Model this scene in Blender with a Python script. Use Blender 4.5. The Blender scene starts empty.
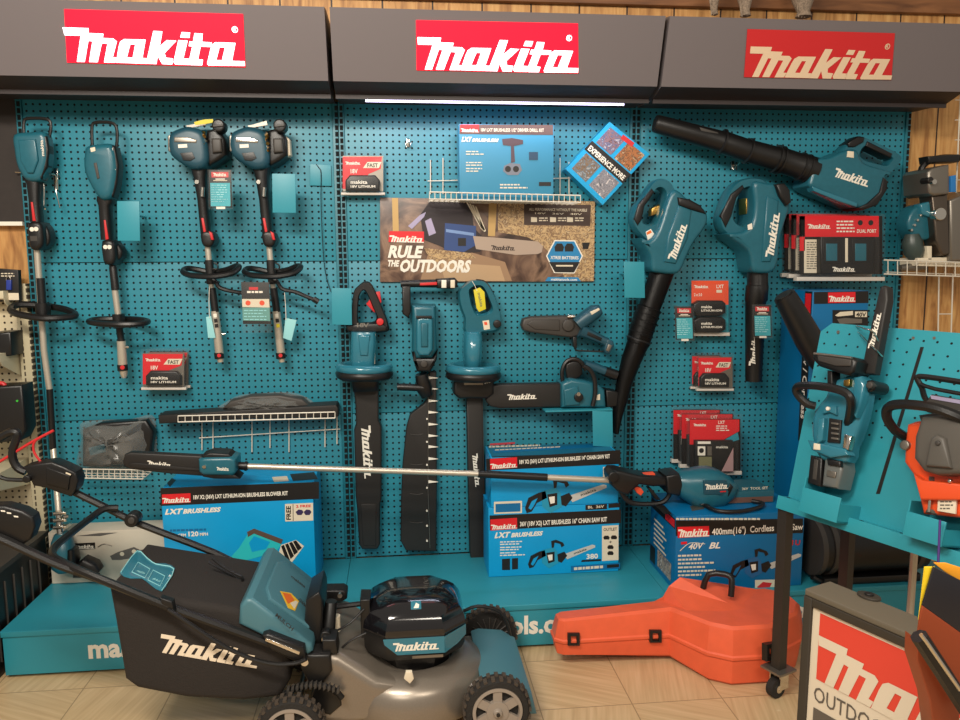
import bpy, math, random
from math import sin, cos, pi, sqrt, atan2
from mathutils import Vector as V, Matrix
from mathutils.geometry import tessellate_polygon
random.seed(7)
SC = bpy.context.scene
COL = SC.collection

# ------------------------------------------------------------------ camera
CAM = V((1.443, -3.258, 1.449)); FPX = 780.0
_yaw, _pit, _rol = 0.104, -0.130, -0.006
_f = V((sin(_yaw)*cos(_pit), cos(_yaw)*cos(_pit), sin(_pit)))
_r = _f.cross(V((0, 0, 1))).normalized(); _u = _r.cross(_f)
RT = cos(_rol)*_r + sin(_rol)*_u; UP = -sin(_rol)*_r + cos(_rol)*_u
cd = bpy.data.cameras.new('camera'); cam = bpy.data.objects.new('camera', cd); COL.objects.link(cam)
cd.sensor_width = 36; cd.sensor_fit = 'HORIZONTAL'; cd.lens = 36*FPX/960; cd.clip_start = 0.05
m = Matrix((RT, UP, -_f)).transposed().to_4x4(); m.translation = CAM
cam.matrix_world = m
SC.camera = cam
# ------------------------------------------------------------------ light
SC.view_settings.view_transform = 'Standard'; SC.view_settings.look = 'None'
SC.view_settings.gamma = 1; SC.view_settings.use_curve_mapping = False
SC.view_settings.exposure = 0.0
w = bpy.data.worlds.new('shop_air'); SC.world = w; w.use_nodes = True
w.node_tree.nodes['Background'].inputs[0].default_value = (1.0, 0.90, 0.78, 1)
w.node_tree.nodes['Background'].inputs[1].default_value = 0.36
def area(name, loc, tgt, sx, sy, power, col):
    l = bpy.data.lights.new(name, 'AREA'); l.shape = 'RECTANGLE'; l.size = sx; l.size_y = sy
    l.energy = power; l.color = col
    o = bpy.data.objects.new(name, l); COL.objects.link(o); o.location = loc
    o.rotation_euler = (V(tgt)-V(loc)).to_track_quat('-Z', 'Y').to_euler()
    return o
area('ceiling_tube_light', (0.5, -2.9, 3.0), (1.5, -0.2, 0.9), 1.3, 0.3, 84, (1, 0.91, 0.79))
area('ceiling_tube_light', (2.4, -3.9, 3.0), (2.0, -0.5, 0.6), 1.3, 0.3, 36, (1, 0.90, 0.77))
area('ceiling_tube_light', (0.2, -5.0, 3.0), (1.6, -0.2, 0.8), 1.3, 0.3, 42, (1, 0.92, 0.80))

# ------------------------------------------------------------------ materials
def lin(c):
    return tuple((x/255/12.92 if x/255 <= 0.04045 else ((x/255+0.055)/1.055)**2.4) for x in c)+(1,)
_M = {}
def mat(name, rgb, rough=0.5, metal=0.0, emit=0.0, noise=0.0, nscale=40, bump=0.0, spec=0.5, coat=0.0):
    if name in _M: return _M[name]
    mt = bpy.data.materials.new(name); mt.use_nodes = True; nt = mt.node_tree
    b = nt.nodes['Principled BSDF']; c = lin(rgb)
    b.inputs['Base Color'].default_value = c; b.inputs['Roughness'].default_value = rough
    b.inputs['Metallic'].default_value = metal; b.inputs['Specular IOR Level'].default_value = spec
    b.inputs['Coat Weight'].default_value = coat
    if emit:
        b.inputs['Emission Color'].default_value = c; b.inputs['Emission Strength'].default_value = emit
    if noise or bump:
        tc = nt.nodes.new('ShaderNodeTexCoord'); n = nt.nodes.new('ShaderNodeTexNoise')
        n.inputs['Scale'].default_value = nscale; n.inputs['Detail'].default_value = 4
        nt.links.new(tc.outputs['Object'], n.inputs['Vector'])
        if noise:
            r = nt.nodes.new('ShaderNodeValToRGB')
            r.color_ramp.elements[0].position = .3; r.color_ramp.elements[1].position = .7
            r.color_ramp.elements[0].color = tuple(x*(1-noise) for x in c[:3])+(1,)
            r.color_ramp.elements[1].color = tuple(min(1, x*(1+noise)) for x in c[:3])+(1,)
            nt.links.new(n.outputs['Fac'], r.inputs[0]); nt.links.new(r.outputs[0], b.inputs['Base Color'])
        if bump:
            bp = nt.nodes.new('ShaderNodeBump'); bp.inputs['Strength'].default_value = bump; bp.inputs['Distance'].default_value = .01
            nt.links.new(n.outputs['Fac'], bp.inputs['Height']); nt.links.new(bp.outputs[0], b.inputs['Normal'])
    _M[name] = mt; return mt
def clear(name, tint=(235, 240, 240), amount=.82, rough=.12):
    if name in _M: return _M[name]
    mt = bpy.data.materials.new(name); mt.use_nodes = True; nt = mt.node_tree
    b = nt.nodes['Principled BSDF']; b.inputs['Base Color'].default_value = lin(tint); b.inputs['Roughness'].default_value = rough
    t = nt.nodes.new('ShaderNodeBsdfTransparent'); mx = nt.nodes.new('ShaderNodeMixShader')
    mx.inputs[0].default_value = amount
    nt.links.new(b.outputs[0], mx.inputs[1]); nt.links.new(t.outputs[0], mx.inputs[2])
    nt.links.new(mx.outputs[0], nt.nodes['Material Output'].inputs[0])
    _M[name] = mt; return mt
def N(nt, t, **k):
    n = nt.nodes.new(t)
    for a, b in k.items(): setattr(n, a, b)
    return n
def mth(nt, op, a, b=None, c=None):
    n = N(nt, 'ShaderNodeMath', operation=op)
    for i, x in enumerate((a, b, c)):
        if x is None: continue
        if isinstance(x, (int, float)): n.inputs[i].default_value = x
        else: nt.links.new(x, n.inputs[i])
    return n.outputs[0]
def peg_mat(name, rgb, hole=(6, 20, 24), px=.0254, pz=.0254, rx=.0045, rz=.0045, ux='X', rough=.42, square=False, ox=0.0):
    mt = mat(name, rgb, rough, noise=.10, nscale=2.2); nt = mt.node_tree
    b = nt.nodes['Principled BSDF']; tc = N(nt, 'ShaderNodeTexCoord'); s = N(nt, 'ShaderNodeSeparateXYZ')
    nt.links.new(tc.outputs['Object'], s.inputs[0])
    def cell(o, p, off=0.0):
        q = mth(nt, 'DIVIDE', mth(nt, 'ADD', o, off+100*p), p)
        return mth(nt, 'MULTIPLY', mth(nt, 'SUBTRACT', mth(nt, 'FRACT', q), .5), p)
    a = cell(s.outputs[ux], px, ox); c = cell(s.outputs['Z'], pz)
    if square:
        h = mth(nt, 'MULTIPLY', mth(nt, 'LESS_THAN', mth(nt, 'ABSOLUTE', a), rx), mth(nt, 'LESS_THAN', mth(nt, 'ABSOLUTE', c), rz))
    else:
        d = mth(nt, 'SQRT', mth(nt, 'ADD', mth(nt, 'MULTIPLY', a, a), mth(nt, 'MULTIPLY', c, c)))
        h = mth(nt, 'LESS_THAN', d, rx)
    src = b.inputs['Base Color'].links[0].from_socket
    mx = N(nt, 'ShaderNodeMix', data_type='RGBA'); nt.links.new(h, mx.inputs['Factor'])
    nt.links.new(src, mx.inputs['A']); mx.inputs['B'].default_value = lin(hole)
    nt.links.new(mx.outputs['Result'], b.inputs['Base Color'])
    nt.links.new(mth(nt, 'ADD', mth(nt, 'MULTIPLY', h, .5), rough), b.inputs['Roughness'])
    return mt
def wood_mat(name, c1, c2, c3, plank=.15, groove=True, sc=(5, 1, .6)):
    mt = bpy.data.materials.new(name); mt.use_nodes = True; nt = mt.node_tree; b = nt.nodes['Principled BSDF']
    b.inputs['Roughness'].default_value = .55
    tc = N(nt, 'ShaderNodeTexCoord'); mp = N(nt, 'ShaderNodeMapping'); mp.inputs['Scale'].default_value = sc
    nt.links.new(tc.outputs['Object'], mp.inputs[0])
    n = N(nt, 'ShaderNodeTexNoise'); n.inputs['Scale'].default_value = 6; n.inputs['Detail'].default_value = 6; n.inputs['Distortion'].default_value = 1.2
    nt.links.new(mp.outputs[0], n.inputs['Vector'])
    r = N(nt, 'ShaderNodeValToRGB'); e = r.color_ramp.elements
    e[0].position = .3; e[0].color = lin(c1); e[1].position = .72; e[1].color = lin(c3)
    x = e.new(.5); x.color = lin(c2)
    nt.links.new(n.outputs['Fac'], r.inputs[0]); out = r.outputs[0]
    if groove:
        s = N(nt, 'ShaderNodeSeparateXYZ'); nt.links.new(tc.outputs['Object'], s.inputs[0])
        g = mth(nt, 'LESS_THAN', mth(nt, 'FRACT', mth(nt, 'DIVIDE', mth(nt, 'ADD', s.outputs['X'], 50), plank)), .035)
        mx = N(nt, 'ShaderNodeMix', data_type='RGBA'); nt.links.new(g, mx.inputs['Factor']); nt.links.new(out, mx.inputs['A'])
        mx.inputs['B'].default_value = lin((50, 32, 20)); out = mx.outputs['Result']
    nt.links.new(out, b.inputs['Base Color']); _M[name] = mt; return mt
def floor_mat():
    mt = bpy.data.materials.new('vinyl_tile'); mt.use_nodes = True; nt = mt.node_tree; b = nt.nodes['Principled BSDF']
    tc = N(nt, 'ShaderNodeTexCoord'); s = N(nt, 'ShaderNodeSeparateXYZ'); nt.links.new(tc.outputs['Object'], s.inputs[0])
    T = .3048
    tx = mth(nt, 'DIVIDE', mth(nt, 'ADD', s.outputs['X'], 30.13), T); ty = mth(nt, 'DIVIDE', mth(nt, 'ADD', s.outputs['Y'], 30.2), T)
    par = mth(nt, 'MODULO', mth(nt, 'ADD', mth(nt, 'FLOOR', tx), mth(nt, 'FLOOR', ty)), 2)
    def streak(rot):
        mp = N(nt, 'ShaderNodeMapping'); mp.inputs['Rotation'].default_value = (0, 0, rot); mp.inputs['Scale'].default_value = (70, 3, 1)
        r0 = N(nt, 'ShaderNodeMapping'); r0.inputs['Rotation'].default_value = (0, 0, rot)
        nt.links.new(tc.outputs['Object'], r0.inputs[0]); mp.inputs['Rotation'].default_value = (0, 0, 0)
        nt.links.new(r0.outputs[0], mp.inputs[0])
        n = N(nt, 'ShaderNodeTexNoise'); n.inputs['Scale'].default_value = 1; n.inputs['Detail'].default_value = 3
        nt.links.new(mp.outputs[0], n.inputs['Vector']); return n.outputs['Fac']
    mx = N(nt, 'ShaderNodeMix', data_type='FLOAT'); nt.links.new(par, mx.inputs['Factor'])
    nt.links.new(streak(.25), mx.inputs['A']); nt.links.new(streak(-1.1), mx.inputs['B'])
    r = N(nt, 'ShaderNodeValToRGB'); e = r.color_ramp.elements
    e[0].position = .3; e[0].color = lin((188, 158, 118)); e[1].position = .74; e[1].color = lin((212, 184, 144))
    x = e.new(.5); x.color = lin((200, 172, 130))
    nt.links.new(mx.outputs['Result'], r.inputs[0])
    def edge(o): return mth(nt, 'GREATER_THAN', mth(nt, 'ABSOLUTE', mth(nt, 'SUBTRACT', mth(nt, 'FRACT', o), .5)), .494)
    g = mth(nt, 'MAXIMUM', edge(tx), edge(ty))
    m2 = N(nt, 'ShaderNodeMix', data_type='RGBA'); nt.links.new(g, m2.inputs['Factor']); nt.links.new(r.outputs[0], m2.inputs['A'])
    m2.inputs['B'].default_value = lin((150, 124, 90)); nt.links.new(m2.outputs['Result'], b.inputs['Base Color'])
    b.inputs['Roughness'].default_value = .33
    return mt
def photo_mat(name, cols, scale, dist=1.5):
    mt = bpy.data.materials.new(name); mt.use_nodes = True; nt = mt.node_tree; b = nt.nodes['Principled BSDF']
    tc = N(nt, 'ShaderNodeTexCoord'); n = N(nt, 'ShaderNodeTexNoise'); n.inputs['Scale'].default_value = scale
    n.inputs['Detail'].default_value = 6; n.inputs['Distortion'].default_value = dist
    nt.links.new(tc.outputs['Object'], n.inputs['Vector']); r = N(nt, 'ShaderNodeValToRGB'); e = r.color_ramp.elements
    e[0].position = .3; e[0].color = lin(cols[0]); e[1].position = .7; e[1].color = lin(cols[-1])
    for i, c in enumerate(cols[1:-1]):
        x = e.new(.3+.4*(i+1)/(len(cols)-1)); x.color = lin(c)
    nt.links.new(n.outputs['Fac'], r.inputs[0]); nt.links.new(r.outputs[0], b.inputs['Base Color']); b.inputs['Roughness'].default_value = .35
    _M[name] = mt; return mt

TEAL = mat('fixture_teal', (44, 142, 160), .4, noise=.05, nscale=3)
PEG = peg_mat('teal_pegboard', (42, 134, 154), hole=(3, 10, 12))
PEGC = peg_mat('cream_pegboard', (205, 192, 160), hole=(60, 50, 38))
SLOT = peg_mat('slotted_teal_steel', (28, 112, 128), hole=(3, 8, 10), rx=.0062, rz=.0095, px=.024, square=True)
SLOTC = peg_mat('slotted_cream_steel', (190, 180, 150), hole=(70, 60, 48), rx=.003, rz=.0085, px=.03, square=True)
TOOL = mat('tool_teal', (34, 98, 114), .3, noise=.05, nscale=60)
TOOLD = mat('tool_teal_dark', (30, 74, 90), .4)
TOOLB = mat('tool_teal_translucent', (46, 118, 138), .2, coat=.4)
BLK = mat('black_plastic', (22, 21, 21), .38, bump=.08, nscale=300)
BLG = mat('glossy_black', (20, 19, 22), .12, coat=.6)
DGR = mat('dark_grey_plastic', (62, 58, 54), .5)
RUB = mat('rubber', (34, 31, 28), .8, bump=.3, nscale=120)
MET = mat('silver_tube', (205, 196, 180), .32, metal=.55)
CHR = mat('chrome', (220, 215, 205), .18, metal=1)
STEEL = mat('grey_steel', (140, 134, 125), .4, metal=.8)
RED = mat('trigger_red', (214, 50, 36), .4)
LRED = mat('logo_red', (206, 40, 44), .45)
LREDB = mat('print_red', (220, 30, 40), .4)
WHT = mat('print_white', (240, 234, 220), .5)
CRM = mat('cream_print', (226, 214, 190), .55)
CARD = mat('box_blue', (0, 156, 216), .42, noise=.03, nscale=8)
CARDD = mat('box_blue_deep', (0, 106, 160), .42, noise=.03, nscale=8)
CBLK = mat('box_black', (26, 22, 20), .45)
CEDGE = mat('cardboard', (160, 128, 92), .8, noise=.1)
YEL = mat('yellow_tag', (214, 200, 40), .5)
ORG = mat('case_orange', (230, 98, 62), .42, noise=.05, nscale=20)
SORG = mat('saw_orange', (232, 84, 38), .35)
HDR = mat('header_grey', (112, 105, 107), .45)
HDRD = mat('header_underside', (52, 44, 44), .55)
TAGC = mat('tag_cyan', (60, 176, 190), .45)
TAGP = mat('tag_pale', (150, 214, 218), .6)
WIRE = mat('white_wire', (222, 214, 198), .35)
GREYM = mat('mower_deck_grey', (142, 132, 120), .3, metal=.55, noise=.04, nscale=200)
FAB = mat('bag_fabric', (40, 35, 32), .85, noise=.12, nscale=250, bump=.25)
PLY = clear('clear_blister', tint=(150, 152, 152), amount=.955)
BAGP = clear('clear_film', tint=(150, 150, 146), amount=.62, rough=.16)
SMOKE = clear('smoked_lid', tint=(12, 10, 18), amount=.12, rough=.06)
PINK = mat('orange_print', (232, 84, 50), .45)

# ------------------------------------------------------------------ planes and rays
def onz0(u, v, z):
    r = _f + RT*((u-480)/FPX) - UP*((v-360)/FPX); return CAM+r*((z-CAM.z)/r.z)
class Plane:
    def __init__(s, o, ex, ey):
        s.o = V(o); s.ex = V(ex).normalized(); s.ey = V(ey).normalized(); s.n = s.ex.cross(s.ey).normalized()
    def at(s, u, v, d=0.0):
        r = _f + RT*((u-480)/FPX) - UP*((v-360)/FPX)
        o = s.o + s.n*d
        return CAM + r*((o-CAM).dot(s.n)/r.dot(s.n))
    def loc(s, p): q = p-s.o; return (q.dot(s.ex), q.dot(s.ey))
    def g(s, a, b, d=0.0): return s.o + s.ex*a + s.ey*b + s.n*d
    def px(s, u, v, d=0.0): return (s.at(u+1, v, d)-s.at(u, v, d)).length
WALL = Plane((0, 0, 0), (1, 0, 0), (0, 0, 1))

# ------------------------------------------------------------------ logo glyphs (wordmark letters)
_LG = [([(22,110),(152,113),(148,138),(222,141),(216,163),(268,165),(284,180),(250,262),(270,264),(258,291),(200,290),(234,192),(206,190),(168,289),(124,288),(160,180),(140,178),(102,288),(62,287),(105,152),(25,150)], []),
 ([(322,168),(432,170),(402,266),(428,268),(418,296),(262,291),(288,210),(300,182)], [(350,195),(375,196),(352,264),(322,263)]),
 ([(478,125),(524,127),(500,205),(540,172),(590,175),(520,240),(524,264),(560,268),(552,300),(500,298),(482,255),(470,298),(416,296)], []),
 ([(622,130),(666,132),(658,160),(612,158)], []),
 ([(600,172),(648,174),(614,268),(650,270),(642,302),(568,300),(560,288)], []),
 ([(688,135),(730,138),(722,180),(772,183),(765,207),(712,205),(690,272),(716,274),(708,304),(648,303),(638,292),(668,204),(650,203),(657,178),(675,179)], []),
 ([(790,182),(896,185),(868,280),(934,282),(934,307),(740,305),(735,295),(762,215),(775,192)], [(810,208),(838,209),(815,277),(785,276)])]
def _ln(p): return ((p[0]-22)/912, (288+.0215*(p[0]-60)-p[1])/912)
LOGO = []
for o_, h_ in _LG:
    ps = [_ln(p) for p in o_]; loops = [ps]
    if h_: loops.append([_ln(p) for p in h_])
    t = tessellate_polygon([[V((x, y, 0)) for x, y in l] for l in loops])
    flat = [p for l in loops for p in l]; LOGO.append((flat, t))
_TC = {}
def text_tris(s, bold):
    k = (s, bold)
    if k in _TC: return _TC[k]
    c = bpy.data.curves.new('t', 'FONT'); c.body = s; c.offset = bold; c.resolution_u = 2
    o = bpy.data.objects.new('t', c); COL.objects.link(o)
    me = bpy.data.meshes.new_from_object(o)
    vs = [(v.co.x, v.co.y) for v in me.vertices]; fs = [tuple(p.vertices) for p in me.polygons]
    bpy.data.objects.remove(o); bpy.data.curves.remove(c); bpy.data.meshes.remove(me)
    _TC[k] = (vs, fs); return _TC[k]

# ------------------------------------------------------------------ geometry collector
def catmull(P, n, closed=False):
    if n <= 1: return list(P)
    out = []; L = len(P); rng = L if closed else L-1
    for i in range(rng):
        if closed: a, b, c, d = P[(i-1) % L], P[i], P[(i+1) % L], P[(i+2) % L]
        else: a, b, c, d = P[max(i-1, 0)], P[i], P[i+1], P[min(i+2, L-1)]
        for k in range(n):
            t = k/n
            out.append(.5*((2*b)+(c-a)*t+(2*a-5*b+4*c-d)*t*t+(3*b-a-3*c+d)*t**3))
    if not closed: out.append(P[-1])
    return out
def inset(P, w):
    n = len(P); A = sum(P[i][0]*P[(i+1) % n][1]-P[(i+1) % n][0]*P[i][1] for i in range(n)); s = 1 if A > 0 else -1
    out = []
    for i in range(n):
        p0, p, p1 = V(P[i-1]), V(P[i]), V(P[(i+1) % n])
        d0 = (p-p0); d1 = (p1-p)
        d0 = d0.normalized() if d0.length > 1e-9 else V((1, 0)); d1 = d1.normalized() if d1.length > 1e-9 else d0
        n0 = V((-d0.y, d0.x))*s; n1 = V((-d1.y, d1.x))*s; m_ = n0+n1
        k = m_.length_squared
        if k < .15: m_ = n0; k = 1.0; out.append(tuple(p+m_*w)); continue
        out.append(tuple(p+m_*(2*w/k if 2/k < 2.2 else 2.2*w/sqrt(k))))
    return out
class G:
    def __init__(s): s.v = []; s.f = []; s.mi = []; s.m = []; s.sm = []
    def _m(s, m_):
        if m_ not in s.m: s.m.append(m_)
        return s.m.index(m_)
    def add(s, vs, fs, m_, smooth=True):
        b = len(s.v); s.v += [V(x) for x in vs]; k = s._m(m_)
        for f in fs: s.f.append(tuple(i+b for i in f)); s.mi.append(k); s.sm.append(smooth)
        return s
    def box(s, x0, x1, y0, y1, z0, z1, m_, bev=0.0):
        P = Plane((0, 0, 0), (1, 0, 0), (0, 0, 1))
        return s.prism(P, [(x0, z0), (x1, z0), (x1, z1), (x0, z1)], -max(y0, y1), -min(y0, y1), m_, bev, both=True)
    def obox(s, o, a, b, c, m_):
        o, a, b, c = V(o), V(a), V(b), V(c)
        vs = [o, o+a, o+a+b, o+b, o+c, o+a+c, o+a+b+c, o+b+c]
        return s.add(vs, [(0, 3, 2, 1), (4, 5, 6, 7), (0, 1, 5, 4), (1, 2, 6, 5), (2, 3, 7, 6), (3, 0, 4, 7)], m_, False)
    def prism(s, pl, pts, d0, d1, m_, bev=0.0, seg=3, both=False, smooth=True, front=None):
        n = len(pts); rings = []
        if both and bev:
            for k in range(seg): a = pi/2*k/seg; rings.append((inset(pts, bev*(1-sin(a))), d0+bev*(1-cos(a))))
            rings.append((pts, d0+bev))
        else: rings.append((pts, d0))
        if bev:
            rings.append((pts, d1-bev))
            for k in range(1, seg+1): a = pi/2*k/seg; rings.append((inset(pts, bev*(1-cos(a))), d1-bev+bev*sin(a)))
        else: rings.append((pts, d1))
        vs = [pl.g(p[0], p[1], d) for R, d in rings for p in R]; fs = []
        A = sum(pts[i][0]*pts[(i+1) % n][1]-pts[(i+1) % n][0]*pts[i][1] for i in range(n)) > 0
        for r in range(len(rings)-1):
            for i in range(n):
                j = (i+1) % n; q = (r*n+i, r*n+j, (r+1)*n+j, (r+1)*n+i); fs.append(q if A else q[::-1])
        top = tuple((len(rings)-1)*n+i for i in range(n)); bot = tuple(range(n))
        fs.append(bot[::-1] if A else bot)
        s.add(vs, fs, m_, smooth)
        b = len(s.v)-len(vs); tri = tessellate_polygon([[V((p[0], p[1], 0)) for p in rings[-1][0]]]); R_ = rings[-1][0]
        for q in tri:
            x = (R_[q[1]][0]-R_[q[0]][0])*(R_[q[2]][1]-R_[q[0]][1])-(R_[q[2]][0]-R_[q[0]][0])*(R_[q[1]][1]-R_[q[0]][1])
            q = q if x > 0 else q[::-1]; s.f.append(tuple(b+top[i] for i in q)); s.mi.append(s._m(front or m_)); s.sm.append(False)
        return s
    def slab(s, pl, px, d0, d1, m_, bev=0.0, sm=0, seg=3, front=None):
        pts = [pl.loc(pl.at(u, v, d1)) for u, v in px]
        if sm: pts = [tuple(p) for p in catmull([V(p) for p in pts], sm, True)]
        return s.prism(pl, pts, d0, d1, m_, bev, seg, front=front)
    def frame(s, pl, outer, inner, d0, d1, m_, bev=.004, sm=3):
        # a closed band with a see-through hole: outer and inner loops of equal count
        o = [V(pl.loc(pl.at(u, v, d1))) for u, v in outer]; i_ = [V(pl.loc(pl.at(u, v, d1))) for u, v in inner]
        o = catmull(o, sm, True); i_ = catmull(i_, sm, True); n = len(o)
        rows = []
        for (A, B, d) in ((o, i_, d0), ):
            pass
        mid = [(a+b)/2 for a, b in zip(o, i_)]
        def lp(t, d): return [pl.g(*(a.lerp(b, t)), d) for a, b in zip(o, i_)]
        prof = [(0, d0+bev), (0, d1-bev), (.12, d1), (.88, d1), (1, d1-bev), (1, d0+bev), (.88, d0), (.12, d0)]
        vs = [p for t, d in prof for p in lp(t, d)]; fs = []
        for r in range(8):
            for k in range(n):
                j = (k+1) % n; r2 = (r+1) % 8; fs.append((r*n+k, r*n+j, r2*n+j, r2*n+k))
        return s.add(vs, fs, m_)
    def loft(s, pl, st, m_, e=2.0, N_=16, ends=True):
        C = [pl.at(u, v, d) for (u, v, w_, d, h) in st]; R = []
        for i, (u, v, w_, d, h) in enumerate(st):
            a = C[max(i-1, 0)]; b = C[min(i+1, len(C)-1)]
            t = (b-a); t -= pl.n*t.dot(pl.n); t.normalize(); p = t.cross(pl.n).normalized()
            hw = w_*pl.px(u, v, d); hh = hw if h is None else h
            ring = []
            for k in range(N_):
                q = 2*pi*k/N_; cx = cos(q); sy = sin(q)
                ring.append(C[i]+p*hw*math.copysign(abs(cx)**(2/e), cx)+pl.n*hh*math.copysign(abs(sy)**(2/e), sy))
            R.append(ring)
        return s.rings(R, m_, ends)
    def rings(s, R, m_, ends=True, smooth=True):
        n = len(R[0]); vs = [p for r in R for p in r]; fs = []
        for r in range(len(R)-1):
            for k in range(n):
                j = (k+1) % n; fs.append((r*n+k, (r+1)*n+k, (r+1)*n+j, r*n+j))
        if ends: fs.append(tuple(range(n))); fs.append(tuple((len(R)-1)*n+k for k in range(n))[::-1])
        return s.add(vs, fs, m_, smooth)
    def tube(s, P, r, m_, sm=4, closed=False, N_=10, flat=1.0, fdir=None):
        P = catmull([V(p) for p in P], sm, closed); R = []; up = None; n = len(P)
        for i, p in enumerate(P):
            a = P[i-1] if (closed or i > 0) else P[i]; b = P[(i+1) % n] if (closed or i < n-1) else P[i]
            t = (b-a).normalized()
            if up is None:
                up = V((0, 0, 1)) if abs(t.z) < .8 else V((0, 1, 0))
                if fdir: up = V(fdir)
            x = t.cross(up).normalized(); 
            if not fdir: up = x.cross(t).normalized(); y = up
            else: y = x.cross(t).normalized()
            rr = r[min(i*len(r)//n, len(r)-1)] if isinstance(r, (list, tuple)) else r
            R.append([p+x*rr*cos(2*pi*k/N_)*flat+y*rr*sin(2*pi*k/N_) for k in range(N_)])
        if closed: R.append(R[0])
        return s.rings(R, m_, not closed)
    def ptube(s, pl, px, d, r, m_, sm=4, closed=False, N_=8):
        return s.tube([pl.at(q[0], q[1], q[2] if len(q) > 2 else d) for q in px], r, m_, sm, closed, N_)
    def disc(s, pl, u, v, r, d0, d1, m_, n=18, bev=.0, front=None):
        c = pl.loc(pl.at(u, v, d1)); rr = r*pl.px(u, v, d1)
        return s.prism(pl, [(c[0]+rr*cos(2*pi*k/n), c[1]+rr*sin(2*pi*k/n)) for k in range(n)], d0, d1, m_, bev, front=front)
    def cyl(s, c, axis, r, L, m_, n=20, r2=None):
        c = V(c); a = V(axis).normalized(); x = a.orthogonal().normalized(); y = a.cross(x); r2 = r if r2 is None else r2
        R = [[c+a*q+(x*cos(2*pi*k/n)+y*sin(2*pi*k/n))*rr for k in range(n)] for q, rr in ((-L/2, r), (L/2, r2))]
        return s.rings(R, m_, True)
    def poly(s, pl, px, d, m_, local=False):
        P = [pl.g(a, b, d) for a, b in px] if local else [pl.at(u, v, d) for u, v in px]
        nrm = V((0, 0, 0))
        for i in range(len(P)): nrm += P[i].cross(P[(i+1) % len(P)])
        if nrm.dot(pl.n) < 0: P = P[::-1]
        return s.add(P, [tuple(range(len(P)))], m_, False)
    def map2(s, vs, fs, pl, a, b, h, wid, d, m_, ymax):
        # a, b: baseline ends in pixels; h: letter height in pixels
        A = pl.at(a[0], a[1], d); B = pl.at(b[0], b[1], d); ex = (B-A); L = ex.length; ex.normalize()
        ey = pl.n.cross(ex).normalized(); mx = pl.at((a[0]+b[0])/2, (a[1]+b[1])/2, d)
        hm = h*pl.px((a[0]+b[0])/2, (a[1]+b[1])/2, d)
        sx = L/wid; sy = hm/ymax
        return s.add([A+ex*x*sx+ey*y*sy for x, y in vs], fs, m_, False)
    def logo(s, pl, a, b, d, m_, h=None):
        L = sqrt((a[0]-b[0])**2+(a[1]-b[1])**2)
        for vs, fs in LOGO: s.map2(vs, fs, pl, a, b, h or L*.195, 1.0, d, m_, .195)
        return s
    def text(s, t, pl, a, b, h, d, m_, bold=.02, shear=0.0):
        vs, fs = text_tris(t, bold); x0 = min(x for x, y in vs); x1 = max(x for x, y in vs)
        return s.map2([(x-x0+shear*y, y) for x, y in vs], fs, pl, a, b, h, x1-x0, d, m_, .72)
    def lines(s, pl, u0, v0, u1, n, dv, h, d, m_, jag=.35, slope=0.0):
        for i in range(n):
            e = u1-(u1-u0)*jag*random.random(); v = v0+i*dv
            # short dashes read as words
            x = u0
            while x < e:
                w_ = random.uniform(2.0, 5.0); x2 = min(x+w_, e)
                s.poly(pl, [(x, v+slope*(x-u0)), (x2, v+slope*(x2-u0)), (x2, v+h+slope*(x2-u0)), (x, v+h+slope*(x-u0))], d, m_); x = x2+.8
        return s
    def build(s, name, parent=None, angle=40):
        off = org(parent)
        me = bpy.data.meshes.new(name); me.from_pydata([tuple(p-off) for p in s.v], [], s.f)
        for m_ in s.m: me.materials.append(m_)
        me.polygons.foreach_set('material_index', s.mi); me.polygons.foreach_set('use_smooth', s.sm)
        me.update(); me.set_sharp_from_angle(angle=math.radians(angle))
        o = bpy.data.objects.new(name, me); COL.objects.link(o)
        if parent: o.parent = parent
        return o
def org(o):
    p = V((0, 0, 0))
    while o: p += o.location; o = o.parent
    return p
def thing(name, label, cat, loc, group=None):
    o = bpy.data.objects.new(name, None); COL.objects.link(o); o.location = loc; o.empty_display_size = .05
    return tag(o, label, cat, group)
def tag(o, label, cat, group=None):
    o['label'] = label; o['category'] = cat
    if group: o['group'] = group
    return o
def struct(o): o['kind'] = 'structure'; return o
def lab(o, l): o['label'] = l; return o
def copy_tree(o, parent=None):
    c = o.copy(); COL.objects.link(c); c.parent = parent
    for ch in o.children: copy_tree(ch, c)
    return c

# ================================================================== SETTING
WOOD = wood_mat('wood_panelling', (144, 96, 50), (194, 142, 82), (218, 172, 108), .2)
fl = G().box(-3, 6.5, -6, .03, -.03, 0, floor_mat()).build('floor'); struct(fl)
struct(G().box(-3, 6.5, .03, .08, 0, 3.2, WOOD).build('wall_back'))
struct(G().box(-3, 6.5, -.0, .03, 2.47, 2.62, wood_mat('stained_moulding', (92, 56, 30), (124, 80, 46), (150, 100, 60), groove=False, sc=(.5, 1, 4)), .004).build('trim_1'))
DKW = mat('dark_wall_paint', (44, 37, 34), .7, noise=.1)
struct(G().box(-3, -.001, .0, .03, 1.60, 3.0, DKW).build('wall_left'))
struct(G().box(-3, -.005, -.012, .03, 1.585, 1.60, WHT).build('trim_2'))

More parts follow.
